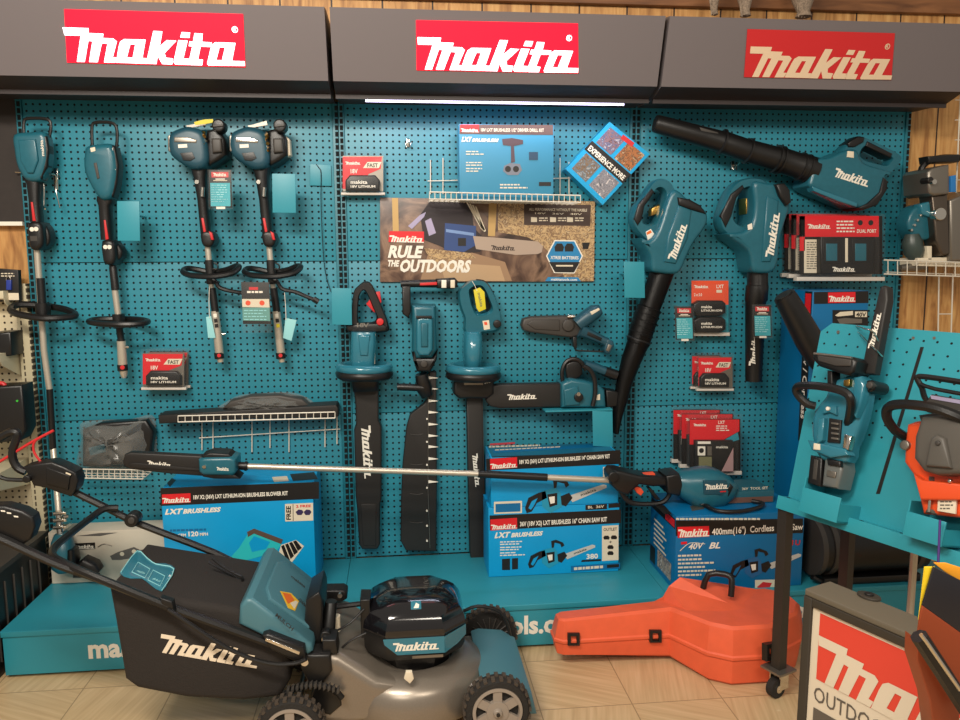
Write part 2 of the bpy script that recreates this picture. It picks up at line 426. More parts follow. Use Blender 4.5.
BW = 1.2192; DT = .175
def canopy_profile(x0, x1, name, label):
    t = thing(name, label, 'store sign', (x0, -.2, 2.06))
    prof = [(-.30, 2.085), (-.38, 2.315), (-.30, 2.33), (0, 2.33), (0, 2.062), (-.2, 2.055)]
    g = G(); R = [[V((x, y, z)) for y, z in prof] for x in (x0, x1)]
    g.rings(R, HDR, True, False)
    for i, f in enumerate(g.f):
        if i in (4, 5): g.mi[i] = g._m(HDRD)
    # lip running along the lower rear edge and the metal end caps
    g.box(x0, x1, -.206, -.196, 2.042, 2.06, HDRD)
    g.build('housing', t)
    return t
CP = Plane((0, -.302, 2.085), (1, 0, 0), (0, -.08, .23))
bays = []
TXT = [(88, 657), (421, 641), (724, 613)]
for i in range(3):
    x0 = i*BW; x1 = x0+BW
    nm = ['leftmost of the three teal pegboard display bays, bare deck at its left end', 'middle teal pegboard display bay holding the poster and hedge trimmers', 'right teal pegboard display bay holding the three leaf blowers'][i]
    t = thing('display_bay', nm, 'store shelving', (x0, 0, 0), 'teal pegboard display bays')
    lo = .05 if i == 0 else 0
    zs = [DT, .804, 1.44, 2.075]
    for k in range(3):
        g = G(); g.box(x0+.024, x1-.024, -.0, .02, zs[k]+.0015, zs[k+1]-.0015, PEG, .0008)
        g.build('pegboard_panel', t)
    for s_ in (0, 1):
        a, b = (x0, x0+.024) if s_ == 0 else (x1-.024, x1)
        G().box(a+.0008, b-.0008, -.006, .028, 0 if i else DT, 2.07, SLOT, .001).build('slotted_upright', t)
    g = G(); a = x0+lo if i == 0 else x0+.001; b = x1-.001
    g.box(a, b, -.544, -.008, DT-.022, DT, TEAL, .003); g.build('base_deck', t)
    g = G(); g.box(a+.004, b-.004, -.538, -.52, .012, DT-.0225, TEAL, .001)
    KP = Plane((0, -.538, 0), (1, 0, 0), (0, 0, 1)); u0 = TXT[i]
    p = KP.loc(KP.at(*u0, .0006)); vs, fs = text_tris('makitatools.com', .035); s = .098
    g.add([KP.g(p[0]+x*s*.95, .060+y*s, .0006) for x, y in vs], fs, WHT, False)
    g.build('kick_plate', t); bays.append(t)

can = []
SG = [[(64, 9), (243, 14), (245.3, 67.3), (67, 62.5)], [(416, 20), (578, 23.4), (578.3, 73.3), (416.6, 70.2)], [(747.5, 29), (895, 33.2), (891.3, 80), (744, 77.2)]]
LB = [((69, 61.8), (245, 65.9)), ((417.6, 69.6), (578, 72.6)), ((745.5, 77), (891.2, 79.6))]
for i in range(3):
    lbl = ['glowing red and white lightbox sign above the left pegboard bay', 'glowing red and white lightbox sign in the middle, white tube lit beneath it', 'unlit red and cream header sign above the right pegboard bay'][i]
    xx = [(-.9, 1.208), (1.226, 2.428), (2.444, 3.668)][i]
    t = canopy_profile(*xx, 'header_sign', lbl)
    lit = i < 2
    rm = mat('lit_sign_red', (255, 6, 46), .5, emit=.78) if lit else mat('unlit_sign_red', (200, 36, 40), .5)
    wm = mat('lit_sign_white', (255, 246, 255), .5, emit=2.0) if lit else mat('unlit_sign_cream', (226, 200, 168), .5)
    g = G(); g.slab(CP, SG[i], 0, .002, rm); g.build('sign_panel', t)
    g = G(); g.logo(CP, *LB[i], .0032, wm, h=(LB[i][1][0]-LB[i][0][0])*.185)
    q = [(235, 29.5), (569, 38), (887, 46.5)][i]
    n = 16; pl = CP; c = pl.loc(pl.at(*q)); r = .0105
    ring = [(c[0]+r*cos(2*pi*k/n), c[1]+r*sin(2*pi*k/n)) for k in range(n)]; r2 = .0078
    ring2 = [(c[0]+r2*cos(2*pi*k/n), c[1]+r2*sin(2*pi*k/n)) for k in range(n)]
    for k in range(n):
        j = (k+1) % n; g.add([pl.g(*ring[k], .0032), pl.g(*ring[j], .0032), pl.g(*ring2[j], .0032), pl.g(*ring2[k], .0032)], [(0, 1, 2, 3)], wm, False)
    g.text('R', pl, (q[0]-1.3, q[1]+1.5), (q[0]+1.4, q[1]+1.5), 3, .0032, wm)
    g.build('lettering', t)
    if i == 1:
        tb = G().box(1.335, 2.335, -.190, -.180, 2.036, 2.044, mat('lit_tube', (225, 215, 255), .4, emit=5.0), .004)
        tb.build('light_tube', t)
        l = bpy.data.lights.new('tube_glow', 'AREA'); l.shape = 'RECTANGLE'; l.size = 1.0; l.size_y = .02; l.energy = 2.2; l.color = (.80, .84, 1)
        o = bpy.data.objects.new('tube_glow', l); COL.objects.link(o); o.location = V((1.835, -.185, 2.03))-org(t); o.parent = t
        o.rotation_euler = (0, 0, 0)
# furry things hanging from the moulding
FUR = mat('grey_fur', (140, 122, 104), .9, noise=.4, nscale=160)
for k, (u, w_, v1) in enumerate(((714, 4.5, 15.5), (745, 6.5, 17), (803, 9.5, 18))):
    g = G(); d = .12
    st = [(u, -60, w_*1.1, d, None), (u, -20, w_*1.3, d, None), (u, 0, w_*1.1, d, None), (u+.4, v1-6, w_*.62, d, None), (u+.4, v1-1, w_*.8, d, None), (u+.2, v1, w_*.3, d, None)]
    g.loft(WALL, st, FUR, N_=10)
    for q in range(14):
        a = u+random.uniform(-w_, w_)*.9; g.ptube(WALL, [(a, -60), (a+random.uniform(-1, 1), -10), (u+(a-u)*.7, v1-random.uniform(0, 4))], d+.012, .0022, FUR, 3)
    o = g.build('dried_tassel')
    tag(o, ['narrow grey shaggy tassel hanging at the top edge, leftmost of three', 'middle grey shaggy tassel hanging at the top edge', 'broad grey shaggy tassel hanging at the top edge above the unlit sign'][k], 'decoration', 'grey tassels above the right sign')

# ---- neighbouring cream shelving on the left
t = thing('cream_display_bay', 'cream pegboard shelving with black packs at the left edge', 'store shelving', (-.5, 0, 0))
G().box(-1.2, -.052, -.0, .02, .02, 1.33, PEGC, .001).build('pegboard_panel', t)
G().box(-.050, -.004, -.022, .028, 0, 1.36, SLOTC, .003).build('slotted_upright', t)
CREAM = mat('cream_steel', (206, 196, 166), .45)
for z, y in ((1.335, -.10), (1.10, -.17), (.66, -.40)):
    g = G().box(-1.2, -.055, y, -.002, z-.03, z, CREAM, .003)
    g.slab(Plane((-.056, 0, 0), (0, -1, 0), (0, 0, 1)), [(0, 0)]*0 or [], 0, 0, CREAM) if 0 else None
    pts = [(.0, z-.03), (-y*.95, z-.03), (-y*.9, z-.045), (.0, z-.11)]
    g.prism(Plane((-.058, 0, 0), (0, -1, 0), (0, 0, 1)), pts, -.003, .0, CREAM)
    g.build('shelf', t)
t = thing('blister_pack', 'black carded lock pack on the top cream shelf at left edge', 'packaged accessory', (-.12, -.05, 1.335))
g = G().slab(WALL, [(-8, 268), (18, 270), (19.5, 301), (-6, 302)], .035, .06, CBLK, .002)
g.slab(WALL, [(6, 280), (11, 280), (11, 290), (6, 290)], .06, .07, mat('padlock_blue', (40, 60, 150), .4), .002)
g.ptube(WALL, [(6.5, 281), (6.5, 278), (8.5, 276.5), (10.5, 278), (10.5, 281)], .065, .0022, STEEL, 3)
g.poly(WALL, [(1, 293), (18.5, 293), (19, 300), (0, 300)], .061, CRM); g.lines(WALL, 1, 273, 15, 2, 2.5, 1, .061, CRM)
g.build('card', t)
o = G().slab(WALL, [(-10, 333), (10.5, 332), (11.5, 356), (-10, 358)], .01, .12, BLK, .008).build('black_box_pack'); tag(o, 'small black pack on the middle cream shelf', 'packaged accessory')
t = thing('tool_case', 'large black plastic case on the lowest cream shelf, small green mark', 'tool case', (-.2, -.3, .69))
g = G().slab(WALL, [(-30, 388), (22, 385), (25.5, 430), (20, 441), (-30, 446)], .09, .18, BLK, .01)
g.disc(WALL, 17, 401, 1.1, .18, .184, mat('green_mark', (60, 190, 60), .4)); g.build('body', t)
g = G().ptube(WALL, [(-6, 389), (-4, 384), (3, 383.5), (6, 388)], .15, .008, LRED); lab(g.build('handle', t), 'red carry handle')
t = thing('storage_crate', 'stacked black plastic crate at lower left beside the teal deck', 'crate', (-.2, -.3, 0))
g = G(); g.box(-.7, .03, -.62, -.10, 0.0, .36, BLK, .012)
for k in range(7): g.box(-.02+.0, .036, -.58+k*.065, -.575+k*.065, .05, .32, DGR, .001)
g.build('crate_body', t)
g = G(); g.box(-.7, .034, -.63, -.09, .361, .38, DGR, .006); g.build('rim', t)

# ================================================================== STICK TOOLS, LEFT BAY
def PB(u, v, d=0): return WALL.at(u, v, d)
def shaft(t, name, pts, m_, e=2, **k):
    g = G(); g.loft(WALL, pts, m_, e, **k); return g.build(name, t)

# --- long string trimmer at far left
t = thing('string_trimmer', 'full length string trimmer with silver shaft, leftmost tool on the pegboard', 'string trimmer', PB(60, 565, .12))
g = G(); g.slab(WALL, [(12, 134), (28, 131.5), (44, 132), (47.5, 150), (46.5, 165), (40, 180), (25, 180), (16, 167), (12.5, 150)], .07, .125, TOOL, .022, sm=3, seg=5)
g.slab(WALL, [(18, 140), (35, 139), (38, 160), (33, 173), (27, 173), (20, 160)], .12, .134, TOOL, .005)
g.build('motor_housing', t)
g = G(); g.slab(WALL, [(40, 134), (46.5, 136), (48.5, 150), (47, 166), (41, 180), (39, 178), (43, 160)], .075, .12, BLK, .008); g.text('makita', WALL, (44.3, 156), (42.6, 140), 3, .127, WHT); g.build('side_cover', t)
g = G(); g.ptube(WALL, [(24, 134), (24, 122), (28, 118.5), (45, 118.8), (50.5, 123), (50, 134), (46, 145)], .085, .0062, BLK); g.build('hanger_loop', t)
g = G(); g.loft(WALL, [(33.5, 179, 8, .08, .03), (35, 184, 7, .08, .03), (35.5, 200, 5.6, .08, .026), (37, 222, 6, .08, .028)], BLK, 3)
g.slab(WALL, [(30.5, 202), (32.5, 202), (35.5, 221), (32.5, 221)], .10, .111, LRED, .002); g.build('neck', t)
g = G(); g.slab(WALL, [(27, 223), (39, 222), (42, 230), (42.5, 244), (38, 250), (30, 249), (27.5, 240)], .03, .12, BLK, .015, sm=2)
g.slab(WALL, [(40, 224), (46, 226), (49.5, 235), (49, 243), (45, 247), (40, 246)], .03, .085, BLK, .01, sm=2)
g.build('control_housing', t)
g = G(); g.disc(WALL, 31.8, 229.3, 2.3, .118, .123, WHT); g.disc(WALL, 36, 229, 2.3, .118, .123, WHT); g.poly(WALL, [(30, 236), (37, 236), (37.5, 241), (30.5, 241)], .1205, DGR); lab(g.build('button', t), 'two white round buttons')
g = G(); g.loft(WALL, [(37, 247, 3.3, .08, None), (44, 350, 3.2, .08, None), (49.5, 389, 3.1, .08, None)], MET); g.build('shaft', t); g = G(); g.loft(WALL, [(53.2, 448, 3.0, .08, None), (59, 516, 3.0, .165, None)], MET); g.build('shaft', t)
g = G(); g.loft(WALL, [(40.5, 278, 4.2, .08, None), (42.2, 303, 4.2, .08, None)], BLK); g.build('sleeve', t); g = G(); g.loft(WALL, [(49.6, 389, 3.3, .08, None), (53, 449, 3.3, .08, None)], BLK); g.build('sleeve', t)
g = G(); g.ptube(WALL, [(11.5, 308, .09), (20, 304.5, .06), (42, 305.5, .035), (64, 309, .045), (75, 314, .08), (72, 316.5, .11), (56, 318, .15), (40, 318, .16), (20, 314.5, .14), (12, 311.5, .12)], .1, .0135, BLK, 4, True)
g.loft(WALL, [(43, 303, 6.5, .09, .03), (43.6, 320, 6, .09, .03)], BLK, 3); g.build('loop_handle', t)
g = G(); g.box(*[0]*6, CHR) if 0 else None
for v in (515, 522, 529): g.slab(WALL, [(52.5, v-2.3), (66, v-3), (66.3, v), (53, v+1)], .14, .195, CHR, .003)
for v in (516, 526): g.cyl(PB(66.5, v, .17), (1, 0, .05), .006, .018, CHR)
g.loft(WALL, [(59.3, 512, 3.6, .162, None), (61, 537, 3.9, .175, None)], CHR); g.build('coupling_clamp', t)
g = G(); g.loft(WALL, [(61.5, 533, 7, .18, None), (62, 540, 10, .19, None), (63, 552, 12.5, .20, .045), (64, 566, 11, .20, .045), (64.5, 571, 6, .20, .03)], TOOL, 2.6)
g.loft(WALL, [(73, 548, 4, .21, .03), (74, 560, 5, .21, .04), (73, 568, 3, .21, .03)], BLK, 2.5); g.build('cutting_head', t)
g = G(); g.loft(WALL, [(80, 567, 5, .20, .03), (86, 563, 8, .20, .035), (94, 567, 8, .20, .035), (100, 571, 4, .20, .03)], BLK, 3); g.build('spool', t)

# --- second power head
t = thing('power_head', 'battery power head with teal motor, second tool from the left, no attachment', 'power head', PB(124, 376, .05))
g = G(); g.slab(WALL, [(85, 146), (97, 143.5), (109, 143), (114, 150), (116.5, 168), (115, 183), (111, 197), (99, 199), (86.5, 180), (82.3, 166), (83, 152)], .06, .13, TOOL, .025, sm=3, seg=5)
g.slab(WALL, [(93.5, 163), (96.5, 162.5), (99.5, 178), (97, 179)], .128, .133, DGR, .001); g.poly(WALL, [(90, 148), (95, 147), (95.5, 151), (91, 152)], .1312, CRM); g.build('motor_housing', t)
g = G(); g.slab(WALL, [(110, 144), (115, 146), (118.5, 165), (117, 183), (113, 198), (110, 196), (113, 170)], .065, .12, BLK, .01); g.text('makita', WALL, (115.5, 170), (112.5, 148), 3, .122, WHT); g.build('side_cover', t)
g = G(); g.ptube(WALL, [(92.3, 145), (92, 127), (96, 122.5), (111, 122.8), (116.5, 128), (117, 142), (115, 152)], .085, .0062, BLK); g.build('hanger_loop', t)
g = G(); g.loft(WALL, [(106, 197, 8, .08, .03), (106, 202, 8.4, .08, .03), (105.5, 206, 6, .08, .028), (107.5, 240, 5.7, .08, .028)], BLK, 3)
g.slab(WALL, [(103.5, 220), (105.5, 220), (108.4, 239), (105.5, 240)], .10, .111, LRED, .002); g.build('neck', t)
g = G(); g.slab(WALL, [(101, 241), (112, 240), (114.5, 248), (115, 259), (112, 265), (104, 264), (101.5, 256)], .03, .12, BLK, .015, sm=2)
g.slab(WALL, [(112, 242), (118, 244), (122, 251), (121, 258), (116, 261), (112, 261)], .03, .085, BLK, .01, sm=2); g.build('control_housing', t)
g = G(); g.disc(WALL, 105.3, 247, 2.2, .118, .123, WHT); g.disc(WALL, 109.3, 247, 2.2, .118, .123, WHT); lab(g.build('button', t), 'two white round buttons')
g = G(); g.loft(WALL, [(115, 290, 3.3, .08, None), (118.2, 315, 3.3, .08, None)], MET); g.build('shaft', t)
g = G(); g.loft(WALL, [(112.5, 265, 3.2, .08, None), (113, 268, 3.8, .08, None), (115.6, 290, 4.2, .08, None)], BLK); g.build('sleeve', t); g = G(); g.loft(WALL, [(118.8, 325, 3.4, .08, None), (121.5, 342, 3.4, .08, None)], BLK); g.build('sleeve', t)
g = G(); g.ptube(WALL, [(89, 321.5, .10), (98, 319.5, .06), (118, 319, .035), (138, 319.5, .06), (148, 321.5, .10), (138, 324, .15), (118, 324.5, .165), (98, 323.5, .14)], .1, .012, BLK, 4, True)
g.loft(WALL, [(118.5, 314, 5.5, .09, .03), (119.5, 328, 5, .09, .03)], BLK, 3); g.build('loop_handle', t)
g = G(); g.loft(WALL, [(121.2, 341, 4.4, .08, None), (122.8, 366, 4.8, .08, None), (124, 375, 3.6, .08, None), (124.3, 378, 2, .08, None)], MET); g.cyl(PB(127.3, 347, .09), (1, 0, 0), .006, .014, CHR); g.build('coupling_tube', t)
g = G(); g.loft(WALL, [(122.3, 364.5, 5.2, .08, None), (122.9, 370.5, 5.2, .08, None)], BLK); g.disc(WALL, 122.3, 367.5, 2.2, .10, .104, LRED); lab(g.build('lock_ring', t), 'black ring with a red lock mark')

# --- two petrol style power heads
def engine_head(dx, label, group_root_px, right):
    X = lambda L: [tuple([p[0]+dx*(1-.0)]+list(p[1:])) for p in L]
    t = thing('engine_power_head', label, 'power head', PB(221+dx, 362, .05))
    g = G(); g.slab(WALL, X([(168, 134), (180, 127), (190, 126), (201, 130), (206, 140), (208, 158), (204, 167), (193, 169), (177, 161), (168, 151)]), .04, .15, TOOLD, .026, sm=3, seg=5)
    g.slab(WALL, X([(174, 137), (188, 137), (197, 140), (196, 143), (174, 142)]), .14, .153, CHR if right else STEEL, .003)
    g.slab(WALL, X([(167.3, 136), (170.5, 134), (171, 152), (168, 151)]), .06, .14, STEEL, .004)
    g.poly(WALL, X([(178, 144.5), (187, 144), (187.3, 147.5), (178.3, 148)]), .1512, WHT)
    g.slab(WALL, X([(180, 153), (192, 152), (195, 158), (190, 161), (183, 160)]), .148, .153, BLK, .001); g.build('motor_housing', t)
    g = G(); g.slab(WALL, X([(206, 130), (218, 127), (225, 139), (225.5, 155), (218, 161), (209, 166), (206, 160)]), .02, .13, BLK, .015)
    g.slab(WALL, X([(211, 138), (221, 138), (222, 152), (212, 153)]), .125, .145, DGR, .008)
    for k in range(5): g.slab(WALL, X([(186+k*1, 125.5-k*.1), (205, 123-k*.6), (206, 125), (188, 128)]), .04+.018*k, .047+.018*k, STEEL, 0)
    g.build('engine_block', t)
    g = G()
    for k in range(7):
        a = (203+random.random()*3, 134+k*3.5); g.cyl(PB(a[0]+dx, a[1], .135), (random.random(), -.6, random.random()), .007, .02, mat('brass', (190, 150, 80), .3, metal=1) if k % 2 else CHR, 8)
    g.build('carburetor', t)
    g = G(); g.disc(WALL, 218+dx, 125.3, 6.6, .10, .16, BLK, bev=.006); g.slab(WALL, X([(213, 125), (223, 124), (223, 126), (213, 127)]), .158, .166, DGR, .001); g.build('filter_cap', t)
    if not right:
        g = G(); g.slab(WALL, [(194, 122), (204, 119.5), (213, 119), (213, 122.5), (205, 124), (195, 125)], .15, .153, YEL); lab(g.build('paper_tag', t), 'yellow tag tied on top')
    else:
        g = G(); g.slab(WALL, [(286, 136), (289.5, 139), (290.5, 155), (286.5, 157)], .05, .10, CRM, .004); lab(g.build('side_plate', t), 'pale plate on the right side')
    g = G(); g.loft(WALL, X([(200, 168, 9, .08, .04), (201, 178, 6.5, .08, .04), (203, 200, 5, .08, .03), (206, 234, 4.8, .08, .028)]), BLK, 3)
    g.cyl(PB(202.5+dx, 192, .12), (.1, 0, 1), .008, .035, CHR, 10); g.cyl(PB(197+dx, 182, .12), (0, -1, 0), .008, .01, CHR, 10)
    g.slab(WALL, X([(201, 218), (203.5, 218), (206, 232), (203.5, 233)]), .10, .111, LRED, .002); g.build('neck', t)
    g = G(); g.slab(WALL, X([(200.5, 232), (210, 231), (214, 237), (213.5, 243), (210, 247), (203, 246), (200.5, 240)]), .03, .115, BLK, .012, sm=2); g.build('control_housing', t)
    g = G(); g.slab(WALL, X([(208.5, 231), (212, 233), (213.5, 240), (211, 240)]), .11, .122, LRED, .003); g.build('trigger', t)
    g = G(); g.loft(WALL, X([(207.6, 246, 3.1, .08, None), (209, 261, 3.1, .08, None)]), MET); g.build('shaft', t); g = G(); g.loft(WALL, X([(211, 282, 3, .08, None), (212, 290, 3, .08, None)]), MET); g.build('shaft', t)
    g = G(); g.loft(WALL, X([(209, 260, 4.2, .08, None), (211, 284, 4.2, .08, None)]), BLK, 3); g.loft(WALL, X([(212, 288, 3.9, .08, None), (215.3, 312, 3.9, .08, None)]), BLK)
    g.ptube(WALL, X([(214, 263), (217.5, 265), (217.5, 269), (213, 269)]), .1, .003, BLK, 3); g.build('sleeve', t)
    g = G(); g.ptube(WALL, X([(183, 272, .10), (187, 268.5, .06), (197, 269.5, .04), (211, 272, .035), (226, 270, .05), (236, 266, .08), (239, 267.5, .11), (231, 273.5, .15), (212, 276.5, .165), (192, 275.5, .14)]), .1, .0115, BLK, 4, True)
    g.ptube(WALL, X([(208, 276, .10), (215, 281, .11), (221, 289, .11), (234, 292, .11), (246, 297, .11), (256, 301, .11)] if right else [(208, 276, .10), (215, 281, .11), (219, 287, .11), (228, 290.5, .11), (243, 293, .10)]), .1, .0085, BLK, 4)
    if right: g.ptube(WALL, X([(252, 299, .11), (257, 302, .11)]), .1, .012, BLK, 1)
    g.build('loop_handle', t)
    g = G(); g.loft(WALL, X([(214.8, 311, 4.1, .08, None), (217, 330, 4.2, .08, None), (219.5, 353, 4.4, .08, None), (220.7, 362, 3, .08, None)]), MET)
    g.cyl(PB(224+dx, 334, .09), (1, 0, 0), .006, .012, CHR, 10); g.build('coupling_tube', t)
    g = G()
    for k in range(3): g.slab(WALL, X([(213.2+k*.7, 314+k*5), (216.6+k*.7, 313.6+k*5), (217+k*.7, 317.3+k*5), (213.6+k*.7, 317.7+k*5)]), .097, .0985, (WHT, CBLK, YEL if right else CBLK)[k])
    g.build('warning_label', t)
    g = G(); g.loft(WALL, X([(218.8, 352.5, 4.9, .08, None), (219.6, 358.5, 4.9, .08, None)]), BLK); g.disc(WALL, 219+dx, 355.5, 1.9, .099, .103, LRED); lab(g.build('lock_ring', t), 'black ring with a red lock mark')
    g = G()
    if right: g.slab(WALL, [(285.5, 318), (296.5, 320), (291.5, 341), (283, 338)], .10, .102, TAGP, .0005); g.ptube(WALL, [(284, 288), (285.5, 305), (286, 320)], .105, .0012, WHT, 2)
    else: g.slab(WALL, [(206, 317), (211, 316), (215.5, 338), (208, 338)], .10, .102, TAGP, .0005); g.ptube(WALL, [(209.5, 286), (209, 300), (209.5, 318)], .105, .0012, WHT, 2)
    lab(g.build('paper_label', t), 'pale blue paper tag on a string')
    return t
engine_head(0, 'petrol style power head with yellow tag on top, left one of the matching pair', None, False)
engine_head(61.5, 'petrol style power head with pale right side plate, right one of the matching pair', None, True)

# --- flat teal hang plates on arms
def hang_plate(u0, v0, u1, v1, d, label, name='hook_plate'):
    t = thing(name, label, 'display hook', PB((u0+u1)/2, (v0+v1)/2, 0), 'blank teal plates on display hooks')
    G().slab(WALL, [(u0, v0), (u1-.7, v0+.3), (u1, v1), (u0+.6, v1-.3)], d-.004, d, TAGC if 0 else TEAL, .001).build('plate', t)
    um, vm = (u0+u1)/2, v0+(v1-v0)*.35
    a = PB(um-4, vm, d-.004); b = PB(um+4, vm, d-.004)
    g = G()
    for p in (a, b): g.tube([p, V((p.x, -.004, p.z))], .004, TEAL, 1)
    g.build('arm', t); return t
hang_plate(117, 201, 140, 241, .16, 'blank teal plate right of the second power head')
hang_plate(272, 173.5, 296, 213, .16, 'blank teal plate beside the neck of the right engine power head')
hang_plate(331.5, 288, 352, 325, .13, 'blank teal plate left of the hedge trimmer with the red trigger')
hang_plate(624, 261.5, 645, 298, .15, 'blank teal plate left of the diagonal blower tube')
# bare square plate with thin cable
t = thing('wall_plate', 'small square wall plate with a thin dark cable hanging down', 'display hook', PB(320, 175, 0))
G().slab(WALL, [(310, 164), (331, 165), (331.5, 186), (310, 185.5)], .007, .010, TEAL, .001).build('plate', t)
G().ptube(WALL, [(316, 164), (319, 168), (321, 173), (321, 200), (322, 230), (324, 262), (327, 280), (331, 292)], .016, .0016, BLK, 4).build('cable', t)
# wire hooks
def wire_hook(u, v, label, sc=1.0):
    t = thing('wire_hook', label, 'display hook', PB(u, v, 0), 'chrome pegboard hooks')
    p = PB(u, v, .006)
    g = G()
    for s_ in (-.012, .012): g.tube([p+V((s_, .0, 0)), p+V((s_, -.012, .004)), p+V((s_*.6, -.018, -.02*sc))], .0018, CHR, 3)
    g.tube([p+V((0, 0, 0)), p+V((0, -.05*sc, -.004)), p+V((0, -.075*sc, .008))], .0022, CHR, 3); g.build('prong', t)
    G().slab(WALL, [(u-1.5, v-4*sc), (u+1.5, v-4*sc), (u+1.5, v+4*sc), (u-1.5, v+4*sc)], .006, .010, CHR, .001).build('back_clip', t)
wire_hook(408, 143, 'chrome hook above the wire basket, left of the drill box')
wire_hook(733, 165, 'chrome hook just below the black nozzle of the top blower')
wire_hook(905, 221, 'chrome hook on the right edge of the right bay', .8)
t = thing('double_wire_hook', 'long double chrome hook right of the leftmost trimmer neck', 'display hook', PB(54, 180, 0))
g = G(); g.ptube(WALL, [(46, 172, .03), (50, 174, .09), (56, 176, .05), (56, 190, .04), (60, 208, .06)], .05, .0025, CHR, 3)
g.ptube(WALL, [(41, 180, .03), (44, 184, .08), (44, 205, .08), (45, 209, .10)], .05, .0025, CHR, 3)
g.ptube(WALL, [(15, 172, .02), (40, 174, .012), (60, 176, .012)], .012, .0025, CHR, 1); g.build('prong', t)
G().slab(WALL, [(53, 168), (57.5, 168), (58, 190), (54, 190)], .008, .016, CHR, .002).build('back_clip', t)

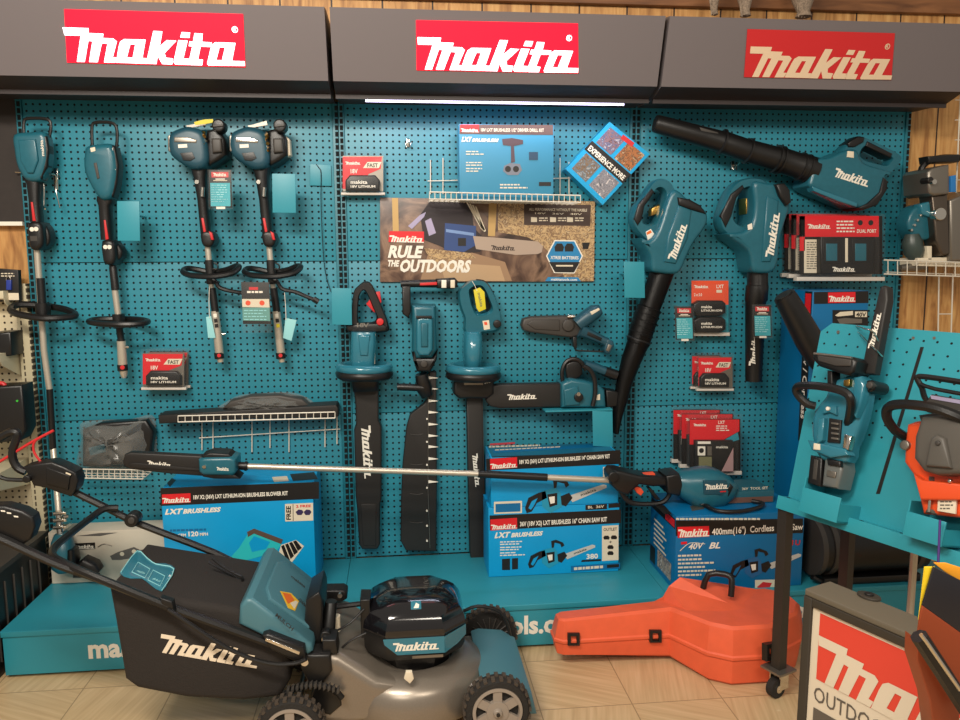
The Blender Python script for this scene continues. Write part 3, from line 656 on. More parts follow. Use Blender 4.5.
# ================================================================== PACKS
def card_pack(px, d0, d1, label, style, group=None, name='battery_pack_blister'):
    (a, b, c, e) = px   # u0,v0,u1,v1
    t = thing(name, label, 'packaged battery' if 'battery' in name else 'packaged accessory', PB((a+c)/2, e, (d0+d1)/2), group)
    W_, H_ = c-a, e-b
    def q(x0, y0, x1, y1): return [(a+W_*x0, b+H_*y0), (a+W_*x1, b+H_*y0), (a+W_*x1, b+H_*y1), (a+W_*x0, b+H_*y1)]
    dm = d0+(d1-d0)*.35
    if style == 'battery':
        g = G(); g.slab(WALL, q(.04, .10, .96, .92), dm-.002, dm, STEEL); f = dm+.0008
        g.poly(WALL, [(a+W_*.04, b+H_*.12), (a+W_*.93, b+H_*.12), (a+W_*.90, b+H_*.40), (a+W_*.62, b+H_*.52), (a+W_*.55, b+H_*.86), (a+W_*.04, b+H_*.86)], f, LREDB)
        g.logo(WALL, (a+W_*.10, b+H_*.30), (a+W_*.44, b+H_*.30), f+.0006, WHT)
        g.poly(WALL, [(a+W_*.60, b+H_*.24), (a+W_*.92, b+H_*.24), (a+W_*.86, b+H_*.38), (a+W_*.50, b+H_*.38)], f+.0006, CRM)
        g.text('FAST', WALL, (a+W_*.60, b+H_*.36), (a+W_*.84, b+H_*.36), H_*.09, f+.0012, CBLK)
        g.text('18V', WALL, (a+W_*.22, b+H_*.50), (a+W_*.38, b+H_*.50), H_*.10, f+.0006, WHT); g.build('card', t)
        g = G(); g.slab(WALL, [(a+W_*.10, b+H_*.66), (a+W_*.20, b+H_*.54), (a+W_*.78, b+H_*.54), (a+W_*.88, b+H_*.66), (a+W_*.88, b+H_*.90), (a+W_*.10, b+H_*.90)], dm, d1-.006, BLK, .006)
        g.text('makita', WALL, (a+W_*.22, b+H_*.74), (a+W_*.60, b+H_*.74), H_*.08, d1-.0052, WHT); g.text('18V LITHIUM', WALL, (a+W_*.22, b+H_*.83), (a+W_*.78, b+H_*.83), H_*.055, d1-.0052, WHT); g.build('battery', t)
    elif style == 'twin':
        g = G(); g.slab(WALL, q(.04, .03, .96, .97), dm-.002, dm, PINK); f = dm+.0008
        g.poly(WALL, q(.06, .45, .96, .97), f, TEAL); g.logo(WALL, (a+W_*.1, b+H_*.16), (a+W_*.46, b+H_*.16), f+.0006, WHT)
        g.text('LXT', WALL, (a+W_*.66, b+H_*.16), (a+W_*.84, b+H_*.16), H_*.06, f+.0006, WHT); g.poly(WALL, q(.66, .19, .80, .24), f+.0006, CRM)
        g.text('2 x 5.0', WALL, (a+W_*.1, b+H_*.30), (a+W_*.3, b+H_*.30), H_*.05, f+.0006, WHT); g.build('card', t)
        for k in (0, 1):
            y = .38+.29*k
            g = G(); g.slab(WALL, [(a+W_*.10, b+H_*(y+.06)), (a+W_*.24, b+H_*y), (a+W_*.82, b+H_*y), (a+W_*.9, b+H_*(y+.05)), (a+W_*.9, b+H_*(y+.22)), (a+W_*.74, b+H_*(y+.27)), (a+W_*.16, b+H_*(y+.27)), (a+W_*.10, b+H_*(y+.2))], dm, d1-.006, BLK, .006)
            g.text('makita', WALL, (a+W_*.28, b+H_*(y+.13)), (a+W_*.55, b+H_*(y+.13)), H_*.045, d1-.0052, WHT); g.text('LITHIUM-ION', WALL, (a+W_*.28, b+H_*(y+.19)), (a+W_*.8, b+H_*(y+.19)), H_*.035, d1-.0052, WHT); g.build('battery', t)
    elif style == 'kit':
        g = G(); g.slab(WALL, q(.03, .08, .97, .94), dm-.002, dm, CBLK); f = dm+.0008
        g.poly(WALL, [(a+W_*.03, b+H_*.09), (a+W_*.95, b+H_*.09), (a+W_*.95, b+H_*.28), (a+W_*.58, b+H_*.46), (a+W_*.10, b+H_*.5), (a+W_*.03, b+H_*.5)], f, LREDB)
        g.logo(WALL, (a+W_*.10, b+H_*.2), (a+W_*.34, b+H_*.2), f+.0006, WHT); g.text('LXT', WALL, (a+W_*.56, b+H_*.16), (a+W_*.68, b+H_*.16), H_*.05, f+.0006, WHT)
        g.lines(WALL, a+W_*.52, b+H_*.19, a+W_*.8, 3, H_*.035, H_*.015, f+.0006, WHT)
        g.poly(WALL, [(a+W_*.52, b+H_*.50), (a+W_*.92, b+H_*.30), (a+W_*.95, b+H_*.42), (a+W_*.6, b+H_*.52)], f, TEAL); g.build('card', t)
        g = G(); g.slab(WALL, q(.14, .44, .84, .96), dm, d1-.008, CBLK, .003); f = d1-.0072
        g.poly(WALL, q(.18, .45, .42, .49), f, WHT); g.poly(WALL, q(.18, .53, .32, .68), f, WHT); g.disc(WALL, a+W_*.25, b+H_*.6, W_*.045, f, f+.001, CBLK); g.poly(WALL, q(.20, .70, .44, .92), f, mat('olive_print', (120, 118, 84), .5)); g.poly(WALL, q(.36, .53, .44, .68), f, STEEL)
        g.poly(WALL, [(a+W_*.84, b+H_*.55), (a+W_*.84, b+H_*.94), (a+W_*.62, b+H_*.94)], f, mat('mauve_print', (176, 140, 140), .5)); g.text('makita', WALL, (a+W_*.52, b+H_*.56), (a+W_*.74, b+H_*.56), H_*.04, f, WHT); g.build('inner_box', t)
    elif style == 'charger':
        g = G(); g.slab(WALL, q(.03, .03, .97, .90), dm-.002, dm, CBLK); f = dm+.0008
        g.poly(WALL, q(.03, .03, .93, .34), f, LREDB); g.poly(WALL, q(.03, .03, .09, .55), f, LREDB)
        g.logo(WALL, (a+W_*.12, b+H_*.22), (a+W_*.38, b+H_*.22), f+.0006, WHT); g.lines(WALL, a+W_*.45, b+H_*.10, a+W_*.66, 4, H_*.05, H_*.022, f+.0006, WHT, .1)
        g.disc(WALL, a+W_*.72, b+H_*.13, W_*.028, f, f+.001, CBLK); g.disc(WALL, a+W_*.84, b+H_*.13, W_*.028, f, f+.001, CBLK); g.text('DUAL PORT', WALL, (a+W_*.68, b+H_*.28), (a+W_*.9, b+H_*.28), H_*.05, f+.0006, WHT)
        g.poly(WALL, q(.08, .38, .27, .88), f, CRM); g.lines(WALL, a+W_*.11, b+H_*.42, a+W_*.24, 12, H_*.035, H_*.012, f+.0006, DGR, .2); g.build('card', t)
        g = G(); g.slab(WALL, q(.27, .34, .88, .90), dm, d1-.006, BLK, .006)
        for x in (.33, .66): g.slab(WALL, q(x, .44, x+.13, .70), d1-.007, d1-.004, TEAL if 0 else TOOL, .002); g.slab(WALL, q(x-.03, .37, x+.17, .74), d1-.008, d1-.0048, DGR if x > .5 and 0 else BLK, .001)
        g.slab(WALL, q(.55, .36, .58, .72), d1-.007, d1-.004, CRM, .001); g.logo(WALL, (a+W_*.40, b+H_*.86), (a+W_*.66, b+H_*.86), d1-.005, WHT); g.build('charger', t)
    g = G(); P8 = q(0, .0, 1, 1)
    pts = [WALL.loc(WALL.at(u, v, d0)) for u, v in P8]; g.prism(WALL, pts, d0, d0+.002, PLY)
    g.slab(WALL, q(.05, .08, .95, .97), d0+.002, d1, PLY, .008)
    g.slab(WALL, q(.0, .94, 1, 1.0), d0, d0+(d1-d0)*.5, mat('blister_rim', (214, 206, 196), .25), .002)
    g.build('clear_shell', t)
    return t
def peg_rod(u, v, d, label):
    p = PB(u, v, d); return tag(G().tube([V((p.x, -.0005, p.z)), p, p+V((0, -.012, .012))], .0028, CHR, 1).build('peg_rod'), label, 'display hook', 'chrome peg rods behind hanging packs')
card_pack((147, 348, 190, 388), .01, .045, 'red battery pack hung behind the front one on the left bay', 'battery')
card_pack((141, 349, 186, 390), .055, .10, 'red and black battery pack, front one below the second power head', 'battery')
card_pack((341, 151.5, 385, 195), .03, .085, 'battery pack alone beside the wire basket on the middle bay', 'battery')
card_pack((691, 352, 722, 389), .01, .04, 'red battery pack mostly hidden behind another on the right bay', 'battery')
card_pack((697, 353, 734, 391), .05, .09, 'red and black battery pack below the twin pack on the right bay', 'battery')
card_pack((690, 279, 730, 336), .03, .09, 'tall orange twin battery pack between two hanging price tags', 'twin')
card_pack((672, 405, 722, 463), .01, .05, 'rearmost of the three layered red kit packs above the pole saw motor', 'kit', name='accessory_blister')
card_pack((680, 409, 735, 468), .06, .10, 'middle one of the three layered red kit packs on the right bay', 'kit', name='accessory_blister')
card_pack((688, 414, 742, 475), .11, .16, 'front one of the three layered red kit packs, inner box fully visible', 'kit', name='accessory_blister')
card_pack((782, 212, 862, 277), .01, .05, 'rearmost of the three wide charger packs under the top blower', 'charger', name='charger_blister')
card_pack((789, 213, 872, 278), .06, .10, 'middle one of the three wide charger packs under the top blower', 'charger', name='charger_blister')
card_pack((797, 214, 885, 281), .11, .17, 'front one of the three wide charger packs with two dark ports', 'charger', name='charger_blister')

def price_tag(u0, v0, u1, v1, d, label, skew=1):
    t = thing('price_tag', label, 'price tag', PB((u0+u1)/2, v0, d), 'teal and black price tags')
    W_, H_ = u1-u0, v1-v0; a, b = u0, v0
    q = lambda x0, y0, x1, y1: [(a+W_*x0+skew*y0, b+H_*y0), (a+W_*x1+skew*y0, b+H_*y0), (a+W_*x1+skew*y1, b+H_*y1), (a+W_*x0+skew*y1, b+H_*y1)]
    g = G(); g.slab(WALL, q(0, 0, 1, .96), d-.003, d, CBLK, .0008); g.poly(WALL, q(.06, .33, .94, .93), d+.0005, TAGC); g.poly(WALL, q(.12, .05, .88, .19), d+.0005, LRED)
    g.logo(WALL, (a+W_*.2, b+H_*.16), (a+W_*.8, b+H_*.16), d+.001, WHT, H_*.09); g.poly(WALL, q(.3, .22, .72, .245), d+.0008, WHT); g.poly(WALL, q(.2, .26, .82, .28), d+.0008, CRM)
    g.lines(WALL, a+W_*.12, b+H_*.38, a+W_*.86, 8, H_*.06, H_*.018, d+.001, mat('tag_print', (170, 222, 226), .5), .3); g.poly(WALL, q(.3, .94, .7, 1.0), d+.0012, WHT)
    g.build('card', t)
    g = G(); g.slab(WALL, q(-.06, -.02, 1.06, 1.01), d+.001, d+.003, PLY, .0005); g.build('clear_sleeve', t)
    p = PB((u0+u1)/2, v0+2, d); G().tube([V((p.x, -.001, p.z+.006)), V((p.x, -d+.004, p.z))], .0022, CHR, 1).build('arm', t)
price_tag(208.5, 170, 231, 209, .17, 'teal price tag hanging right of the left engine power head neck')
price_tag(675, 306.5, 693, 341, .12, 'teal price tag left of the orange twin battery pack')
price_tag(753, 305, 771, 338, .19, 'teal price tag covering the upright blower tube')
t = thing('accessory_tag', 'clear hanging pack with black header between the two engine handles', 'packaged accessory', PB(255, 282, .19))
g = G(); a, b, c, e = 241, 282, 269, 333; d = .20
g.slab(WALL, [(a, b), (c, b+.3), (c+2, b+42), (a+2, b+42)], d-.003, d, CBLK, .0008); g.poly(WALL, [(a+1, b+17), (c, b+17), (c+.6, b+25.5), (a+1.4, b+25)], d+.0005, CRM)
g.poly(WALL, [(a+1.4, b+25.5), (c+.6, b+25.5), (c+1.2, b+39), (a+1.8, b+38.5)], d+.0005, mat('tag_green', (100, 158, 150), .5)); g.poly(WALL, [(a+8, b+5), (a+17, b+5), (a+17, b+8), (a+8, b+8)], d+.0005, LRED)
g.lines(WALL, a+6, b+9, c-6, 1, 2, 2, d+.001, WHT, .1); g.lines(WALL, a+3, b+28, c-2, 4, 3, .9, d+.001, TAGP, .2); g.disc(WALL, a+7, b+21, 2.6, d, d+.001, PINK); g.disc(WALL, c-7, b+21, 2.6, d, d+.001, PINK)
g.build('card', t); g = G().slab(WALL, [(a-.5, b-.5), (c+.5, b-.3), (c+3, e), (a+1.5, e)], d+.001, d+.008, PLY, .002); g.build('clear_shell', t)

# ================================================================== MIDDLE BAY
# poster
PP = Plane((0, -.014, 0), (1, 0, 0), (0, 0, 1))
t = thing('poster_board', 'brown photo poster of a saw in a log reading RULE THE OUTDOORS', 'poster', PB(487, 282, .01))
BARK = photo_mat('bark_photo', [(52, 38, 32), (92, 70, 60), (140, 112, 92), (70, 52, 44)], 7)
CHIP = photo_mat('sawdust_photo', [(150, 112, 70), (206, 176, 130), (120, 88, 60), (226, 204, 164)], 34, 2.5)
g = G(); g.slab(WALL, [(380, 197.5), (595, 201), (594, 281.5), (380, 282)], .008, .0125, BARK, .0005)
g.poly(PP, [(498, 199.3), (595, 201.5), (594.5, 238), (527, 237), (498, 232)], 0, CHIP); g.poly(PP, [(527, 237), (594.5, 238), (594, 281), (566, 281), (558, 262), (543, 246)], 0, CHIP)
g.poly(PP, [(392, 198), (398, 198), (399, 240), (393, 240)], 0, mat('trunk_print', (196, 160, 100), .5)); g.poly(PP, [(489, 199), (497, 199.5), (495, 236), (488, 236)], .0003, mat('trunk_print', (196, 160, 100), .5))
g.poly(PP, [(432, 198.5), (470, 199), (474, 228), (486, 240), (480, 252), (455, 254), (440, 246), (424, 240), (420, 215)], .0006, mat('print_shadow', (40, 30, 34), .5))
g.poly(PP, [(445, 223), (476, 226), (476, 245), (464, 252), (444, 250)], .0009, mat('print_blue', (44, 72, 128), .5)); g.poly(PP, [(446, 229), (474, 233), (474, 236), (446, 232)], .0012, mat('print_blue_light', (120, 150, 200), .5)); g.poly(PP, [(458, 238), (466, 238), (466, 246), (458, 246)], .0012, CBLK)
for k in range(4): g.poly(PP, [(466+k*3, 202+k*1.5), (467.5+k*3, 202+k*1.5), (483+k*1, 228+k), (481+k*1, 229+k)], .0012, CRM)
g.poly(PP, [(425, 221), (431, 218), (436, 233), (429, 236)], .0012, mat('print_lilac', (170, 160, 190), .5)); g.poly(PP, [(408, 226), (420, 215), (426, 212), (424, 217), (412, 229)], .0012, mat('print_lilac', (170, 160, 190), .5))
g.poly(PP, [(473, 236), (500, 238), (538, 241.5), (543, 246), (542, 252), (538, 254), (516, 255), (476, 249)], .0012, mat('print_bar', (176, 156, 140), .5))
g.logo(PP, (491, 250), (515, 250.5), .0016, mat('print_dark', (60, 46, 42), .5))
g.poly(PP, [(428, 254), (470, 252), (505, 262), (512, 281), (420, 281.5)], .0005, mat('log_end', (158, 126, 96), .6)); g.poly(PP, [(440, 262), (500, 266), (505, 281), (445, 281)], .0008, mat('log_end_light', (186, 154, 118), .6)); g.poly(PP, [(424, 248), (470, 253), (476, 258), (432, 262)], .0011, CHIP)
g.poly(PP, [(524, 203), (591, 205), (590, 226), (524, 225)], .0006, mat('caption_brown', (70, 52, 44), .5))
g.text('ALL PERFORMANCE WITHOUT THE HASSLE', PP, (529, 210.5), (587, 211.5), 2.6, .001, CRM); g.text('18V   36V   40V', PP, (535, 214), (582, 215), 1.6, .001, CRM)
for k, u in enumerate((531, 550, 567)):
    g.poly(PP, [(u, 217), (u+6, 217.5), (u+6, 222), (u, 222)], .001, CRM); g.lines(PP, u+8, 217.5, u+17, 2, 2.4, 1.2, .001, CRM, .1)
g.poly(PP, [(389, 231), (424, 231.5), (424, 242.5), (388.5, 242)], .0014, LREDB); g.logo(PP, (389.5, 242), (423.8, 242.8), .0018, WHT)
g.text('RULE', PP, (388, 257), (421, 257.5), 11.5, .0018, WHT, .05, .25); g.text('THE', PP, (387, 266), (398.5, 266.3), 6, .0018, WHT, .05, .25); g.text('OUTDOORS', PP, (399, 271.3), (469.5, 271.8), 11.5, .0018, WHT, .05, .25)
hx = [(554.5, 240), (575, 240.3), (583, 256), (574.5, 273.5), (554, 273), (546, 256)]; g.poly(PP, hx, .0014, WHT)
cx_ = sum(p[0] for p in hx)/6; cy_ = sum(p[1] for p in hx)/6
h2 = [(cx_+(p[0]-cx_)*.93, cy_+(p[1]-cy_)*.93) for p in hx]; g.poly(PP, h2, .0017, mat('hex_blue', (40, 132, 186), .4))
g.text('XTREE BATTERIES', PP, (550.5, 259), (578.5, 259.3), 3, .002, WHT); g.poly(PP, [(549, 262), (580, 262), (574, 272.5), (555, 272.3)], .0019, CBLK); g.poly(PP, [(556, 265), (573, 265), (573, 266.5), (556, 266.5)], .002, CRM)
for u in (559, 569): g.slab(PP, [(u-4.5, 247), (u-2, 243.5), (u+3, 243.5), (u+5, 247), (u+4, 251.5), (u-4, 251.5)], .0017, .0021, CBLK)
g.poly(PP, [(582, 242.5), (590, 242.5), (588, 249), (583, 249)], .0018, CBLK); g.poly(PP, [(548, 277), (578, 277.3), (581, 281.3), (545, 281.2)], .0018, mat('hex_blue', (40, 132, 186), .4)); g.text('makitatools.com', PP, (551, 280.4), (577, 280.7), 2.4, .0021, WHT)
g.build('printed_board', t)

# wire basket shelf and drill box
def wire_tray(name, label, pts, d0, d1, H, rods, legs=(), cat='wire shelf'):
    # pts: (u0, v0, u1, v1) of front top rail at d1; H rail height in px
    u0, v0, u1, v1 = pts
    t = thing(name, label, cat, PB((u0+u1)/2, v0, 0)); g = G()
    for dv in (0, H): g.ptube(WALL, [(u0, v0+dv), (u1, v1+dv)], d1, .0026, WIRE, 1)
    for k in range(rods+1):
        q = k/rods; a = PB(u0+(u1-u0)*q, v0+(v1-v0)*q, d1); b = PB(u0+(u1-u0)*q, v0+(v1-v0)*q+H, d1)
        g.tube([a, b, V((b.x, -d0, b.z))], .0017, WIRE, 1, N_=6)
    g.build('front_rail', t); g = G()
    for k in range(4):
        q = k/3; d = d0+(d1-d0)*q; b = PB(u0, v0+H, d1); c = PB(u1, v1+H, d1); g.tube([V((b.x, -d, b.z)), V((c.x, -d, c.z))], .0022, WIRE, 1, N_=6)
    g.build('base_wires', t)
    g = G()
    for (u, va, vb) in legs: g.ptube(WALL, [(u, va), (u, vb)], d0, .0024, WIRE, 1)
    if legs: g.ptube(WALL, [(legs[0][0]-3, (legs[0][1]+legs[0][2])/2+4), (legs[-1][0]+3, (legs[-1][1]+legs[-1][2])/2)], d0+.003, .0022, WIRE, 1)
    if legs: g.build('hanging_wires', t)
    return t
wire_tray('wire_basket', 'small white wire basket shelf under the boxed drill, middle bay', (429.5, 192, 580.5, 195.5), .012, .17, 7, 28, [(430.5, 160, 194), (443, 158, 194), (560, 158, 194), (569, 162, 194)])
def printed_box(name, label, x0, x1, y0, y1, z0, z1, body, cat='boxed tool', group=None):
    t = thing(name, label, cat, ((x0+x1)/2, (y0+y1)/2, z0), group)
    G().box(x0, x1, y0, y1, z0, z1, body, .002).build('carton', t)
    F = Plane((0, y0-.0006, 0), (1, 0, 0), (0, 0, 1)); T = Plane((0, 0, z1+.0006), (1, 0, 0), (0, 1, 0))
    return t, F, T
a = PB(459, 124, .14); b = PB(553.5, 190, .14); zb = PB(500, 200.5, .17).z+.0035
FADE = mat('faded_box_blue', (56, 140, 176), .45); FBR = mat('faded_box_brown', (98, 74, 70), .5)
t, F, T = printed_box('drill_box', 'faded blue boxed drill standing in the wire basket above the poster', a.x, b.x, -.14, -.05, zb, a.z, FADE)
g = G(); g.poly(F, [(459.5, 124.5), (553, 125), (553, 135), (459.5, 134)], 0, FBR); g.poly(F, [(460.5, 124.5), (479, 124.6), (479, 132.5), (460.5, 132)], .0004, LRED); g.logo(F, (461, 132), (478.6, 132.2), .0008, WHT)
g.text('18V LXT BRUSHLESS 1/2" DRIVER DRILL KIT', F, (481, 131.5), (544, 131.8), 3.2, .0004, CRM); g.text('LXT', F, (461.5, 141.5), (471, 141.6), 4.5, .0004, WHT, .05, .3); g.text('BRUSHLESS', F, (472, 141.5), (498, 141.8), 3, .0004, WHT, .05, .3)
for v in (151, 162, 168): g.lines(F, 466, v, 484, 2, 2.6, 1.1, .0004, CRM)
g.slab(F, [(502, 139), (512, 138), (523, 140), (523, 144), (514, 146), (515, 162), (511, 163), (511, 146), (503, 145)], 0, .0006, mat('print_brown', (86, 66, 74), .5)); g.slab(F, [(504, 166), (510, 163), (520, 164), (522, 170), (518, 175), (508, 175), (503, 171)], 0, .0006, mat('print_grey', (120, 124, 136), .5)); g.disc(F, 508, 169, 3, 0, .001, CBLK); g.disc(F, 516, 169, 3, 0, .001, CBLK)
g.slab(F, [(529, 152), (538, 152), (538, 160), (529, 160)], 0, .0006, mat('print_slate', (40, 70, 96), .5)); g.lines(F, 500, 184, 530, 2, 3, 1.4, .0006, CRM); g.slab(F, [(539, 182), (551, 182), (551, 186), (539, 186)], 0, .0006, CBLK); g.build('front_print', t)
# tilted leaflet box
t = thing('leaflet_box', 'bright blue tilted box reading EXPERIENCE MORE at top of the middle bay', 'leaflet holder', PB(607, 163, .03))
c4 = [(609.6, 121.8), (650, 154), (602.7, 205), (565.6, 169)]
EXPB = mat('leaflet_blue', (0, 160, 214), .4)
g = G(); g.slab(WALL, c4, .006, .075, EXPB, .002)
E_ = Plane((0, -.0756, 0), (1, 0, 0), (0, 0, 1))
def bil(x, y):
    a, b, c, d_ = c4; return ((a[0]*(1-x)+b[0]*x)*(1-y)+(d_[0]*(1-x)+c[0]*x)*y, (a[1]*(1-x)+b[1]*x)*(1-y)+(d_[1]*(1-x)+c[1]*x)*y)
def bq(x0, y0, x1, y1): return [bil(x0, y0), bil(x1, y0), bil(x1, y1), bil(x0, y1)]
ph = [photo_mat('photo_a', [(40, 40, 60), (150, 110, 110), (70, 90, 130), (210, 200, 200)], 60), photo_mat('photo_b', [(60, 36, 24), (190, 120, 70), (90, 60, 40), (220, 190, 150)], 50), photo_mat('photo_c', [(50, 50, 60), (130, 100, 70), (90, 110, 120), (190, 180, 170)], 60), photo_mat('photo_d', [(70, 74, 84), (150, 146, 150), (110, 110, 118), (215, 205, 200)], 45)]
g.poly(E_, bq(.0, .0, 1, 1), .0, EXPB)
for k, q in enumerate(((.08, .06, .46, .38), (.54, .06, .94, .38), (.08, .60, .46, .93), (.54, .60, .94, .93))):
    g.poly(E_, bq(*q), .0004, ph[k]); 
g.poly(E_, bq(.0, .40, 1.0, .58), .0006, CBLK); g.poly(E_, bq(.58, -.0+.0, .9, .0), .0004, LRED) if 0 else None
g.poly(E_, [(623, 134.5), (634.5, 143), (632, 147), (620.5, 138.5)], .0012, LRED)
A_, B_ = bil(.05, .545), bil(.96, .545); g.text('EXPERIENCE MORE', E_, A_, B_, 5.2, .0012, WHT, .03); g.build('printed_box', t)

# --- hedge trimmers
t = thing('hedge_trimmer', 'hedge trimmer with black D handle and red trigger, leftmost of three', 'hedge trimmer', PB(368, 549, .05))
g = G(); g.frame(WALL, [(351.5, 331), (353, 295), (358, 286), (365, 281.5), (372.5, 286), (384, 312), (388.5, 325), (387, 332), (365, 333)], [(358, 322), (358.3, 300), (360.5, 293), (363.5, 290.5), (367, 294), (373, 308), (376.5, 316), (374, 322), (365, 323)], .04, .10, BLK, .008)
g.slab(WALL, [(345, 325), (378, 323), (388, 326), (386, 331.5), (376, 332.5), (348, 332)], .04, .11, BLK, .008); g.text('18V', WALL, (357, 327), (369, 327), 4, .1106, STEEL, .04); g.build('rear_handle', t)
g = G(); g.slab(WALL, [(376, 292), (380, 291.5), (381.5, 302), (376, 313), (373.5, 312), (366, 304)], .055, .085, LRED, .004); lab(g.build('trigger', t), 'red trigger')
g = G(); g.disc(WALL, 380, 322, 3.6, .105, .118, LRED, bev=.003); lab(g.build('lock_button', t), 'red lock button')
g = G(); g.loft(WALL, [(364, 331, 12.3, .09, .07), (364, 340, 12.6, .09, .08), (363.5, 352, 12.3, .09, .08), (363, 368, 12, .09, .07)], TOOLB, 4, N_=24)
for s_ in (-1, 1): g.slab(WALL, [(363.7+s_*11-1, 334), (363.7+s_*11+1, 334), (363.2+s_*10.7+1, 364), (363.2+s_*10.7-1, 364)], .10, .135, CRM if s_ < 2 else WHT, .001)
g.slab(WALL, [(358, 335), (370, 335), (368, 356), (360, 356)], .155, .176, TOOLB, .008); g.build('motor_housing', t)
def guard(t, cx, cy, hw, m1, d1=.20, hpx=8):
    g = G(); e = []
    for k in range(16):
        a = 2*pi*k/16; e.append((cx+hw*cos(a), d1/2+.012+(d1/2-.01)*sin(a)))
    P = [PB(u, cy, .1) for u, d in e]; P = [V((p.x, -d, p.z)) for p, (u, d) in zip(P, e)]
    g.tube([p+V((0, 0, .012)) for p in P], .019, m1, 2, True, 10); g.tube([p-V((0, 0, .014)) for p in P], .020, BLK, 2, True, 10); lab(g.build('hand_guard', t), 'rounded front guard with a black underside')
guard(t, 364.5, 370, 24, TOOLB)
g = G(); g.loft(WALL, [(365, 374, 14, .08, .05), (365.5, 384, 14, .08, .05), (366, 390, 13, .07, .045)], BLK, 4); g.build('gear_case', t)
SHB = mat('sheath_black', (34, 31, 29), .5, bump=.05, nscale=200)
g = G(); g.slab(WALL, [(352.5, 384), (378.5, 384), (378.5, 420), (381.5, 427), (381.5, 500), (380, 504), (380, 545), (377, 549.5), (362, 549.5), (359, 545), (357, 510), (355.5, 496), (354, 430), (356, 424), (355, 400)], .015, .065, SHB, .008)
g.slab(WALL, [(361, 504), (376, 504), (376, 546), (363, 546)], .06, .069, SHB, .003); g.logo(WALL, (361, 426), (364.5, 478.5), .0665, WHT, 9.5); g.build('blade_sheath', t)

t = thing('hedge_trimmer', 'hedge trimmer with T shaped top handle and bare teeth, middle one of three', 'hedge trimmer', PB(418, 550, .05))
g = G(); g.loft(WALL, [(400.5, 284, 3.6, .09, None), (408, 283.6, 3.6, .09, None), (436, 283.5, 4.2, .09, None)], BLK); g.slab(WALL, [(436, 279), (455, 277.8), (458, 281), (457.5, 287), (454, 289), (437, 288.5)], .06, .12, BLK, .01)
g.slab(WALL, [(402, 286), (410.5, 286), (411, 312), (408, 318), (402.5, 314)], .06, .12, BLK, .006); g.slab(WALL, [(420, 283), (437, 282), (437, 285), (420, 285.5)], .10, .122, LRED, .002); g.build('top_handle', t)
g = G(); g.slab(WALL, [(441.5, 280), (446.5, 280), (446.5, 288), (441.5, 288)], .118, .126, WHT, .003); g.slab(WALL, [(450.5, 280), (455, 280), (455, 288), (450.5, 288)], .118, .126, CRM, .003); lab(g.build('button', t), 'two white buttons')
g = G(); g.slab(WALL, [(411.5, 305), (436, 305), (436.5, 330), (437.5, 350), (432, 358.5), (415, 359), (412, 350), (412.5, 330)], .02, .12, TOOL, .02, seg=4)
g.slab(WALL, [(416, 317), (433, 317), (433, 350), (429, 356), (419, 356), (416, 350)], .11, .150, TOOLB, .014, seg=4); g.slab(WALL, [(421, 323), (428, 323), (428, 347), (421, 347)], .145, .160, TOOL, .006)
g.slab(WALL, [(416, 316), (432, 316), (431.5, 319), (428, 318.3), (420, 318.3), (416.5, 319)], .13, .154, BLK, .001); g.build('motor_housing', t)
g = G(); g.slab(WALL, [(411.5, 352), (415, 358), (433, 358), (438, 350), (437, 360), (430.5, 372), (417, 372), (413.5, 361)], .03, .12, BLK, .012); g.disc(WALL, 424, 364, 3.5, .115, .128, DGR, bev=.003); g.build('gear_case', t)
g = G(); g.loft(WALL, [(397, 387, 3.2, .10, None), (402, 387, 3.8, .10, None), (424, 388, 3.6, .10, None)], BLK); g.loft(WALL, [(421, 374, 6, .07, .04), (424, 388, 8, .07, .045), (427, 396, 6, .06, .03)], BLK, 3); g.build('side_handle', t)
g = G(); g.slab(WALL, [(429, 372), (436.5, 372), (437, 482), (436.5, 551.5), (406, 551), (400.5, 541), (401, 500), (402.5, 465), (406.5, 427), (410.5, 414), (424, 404), (428, 398)], .015, .05, SHB, .006)
for v in (434, 464, 493.5, 522): g.ptube(WALL, [(410, v), (417, v+1), (423, v)], .052, .0012, DGR, 3)
g.build('blade_guard', t)
g = G()
for v in (378, 389, 401, 412.5, 424.5, 436, 447, 459, 482): g.slab(WALL, [(428.5, v-1.6), (438, v), (428.5, v+1.3)], .052, .058, WHT, .0005)
g.ptube(WALL, [(428.2, 374), (428.2, 440), (428, 490), (430, 548)], .055, .0015, STEEL, 1)
for v in (419, 442, 465, 488, 511, 526, 541): g.disc(WALL, 427, v, .9, .05, .058, WHT, 8)
g.build('cutting_teeth', t)

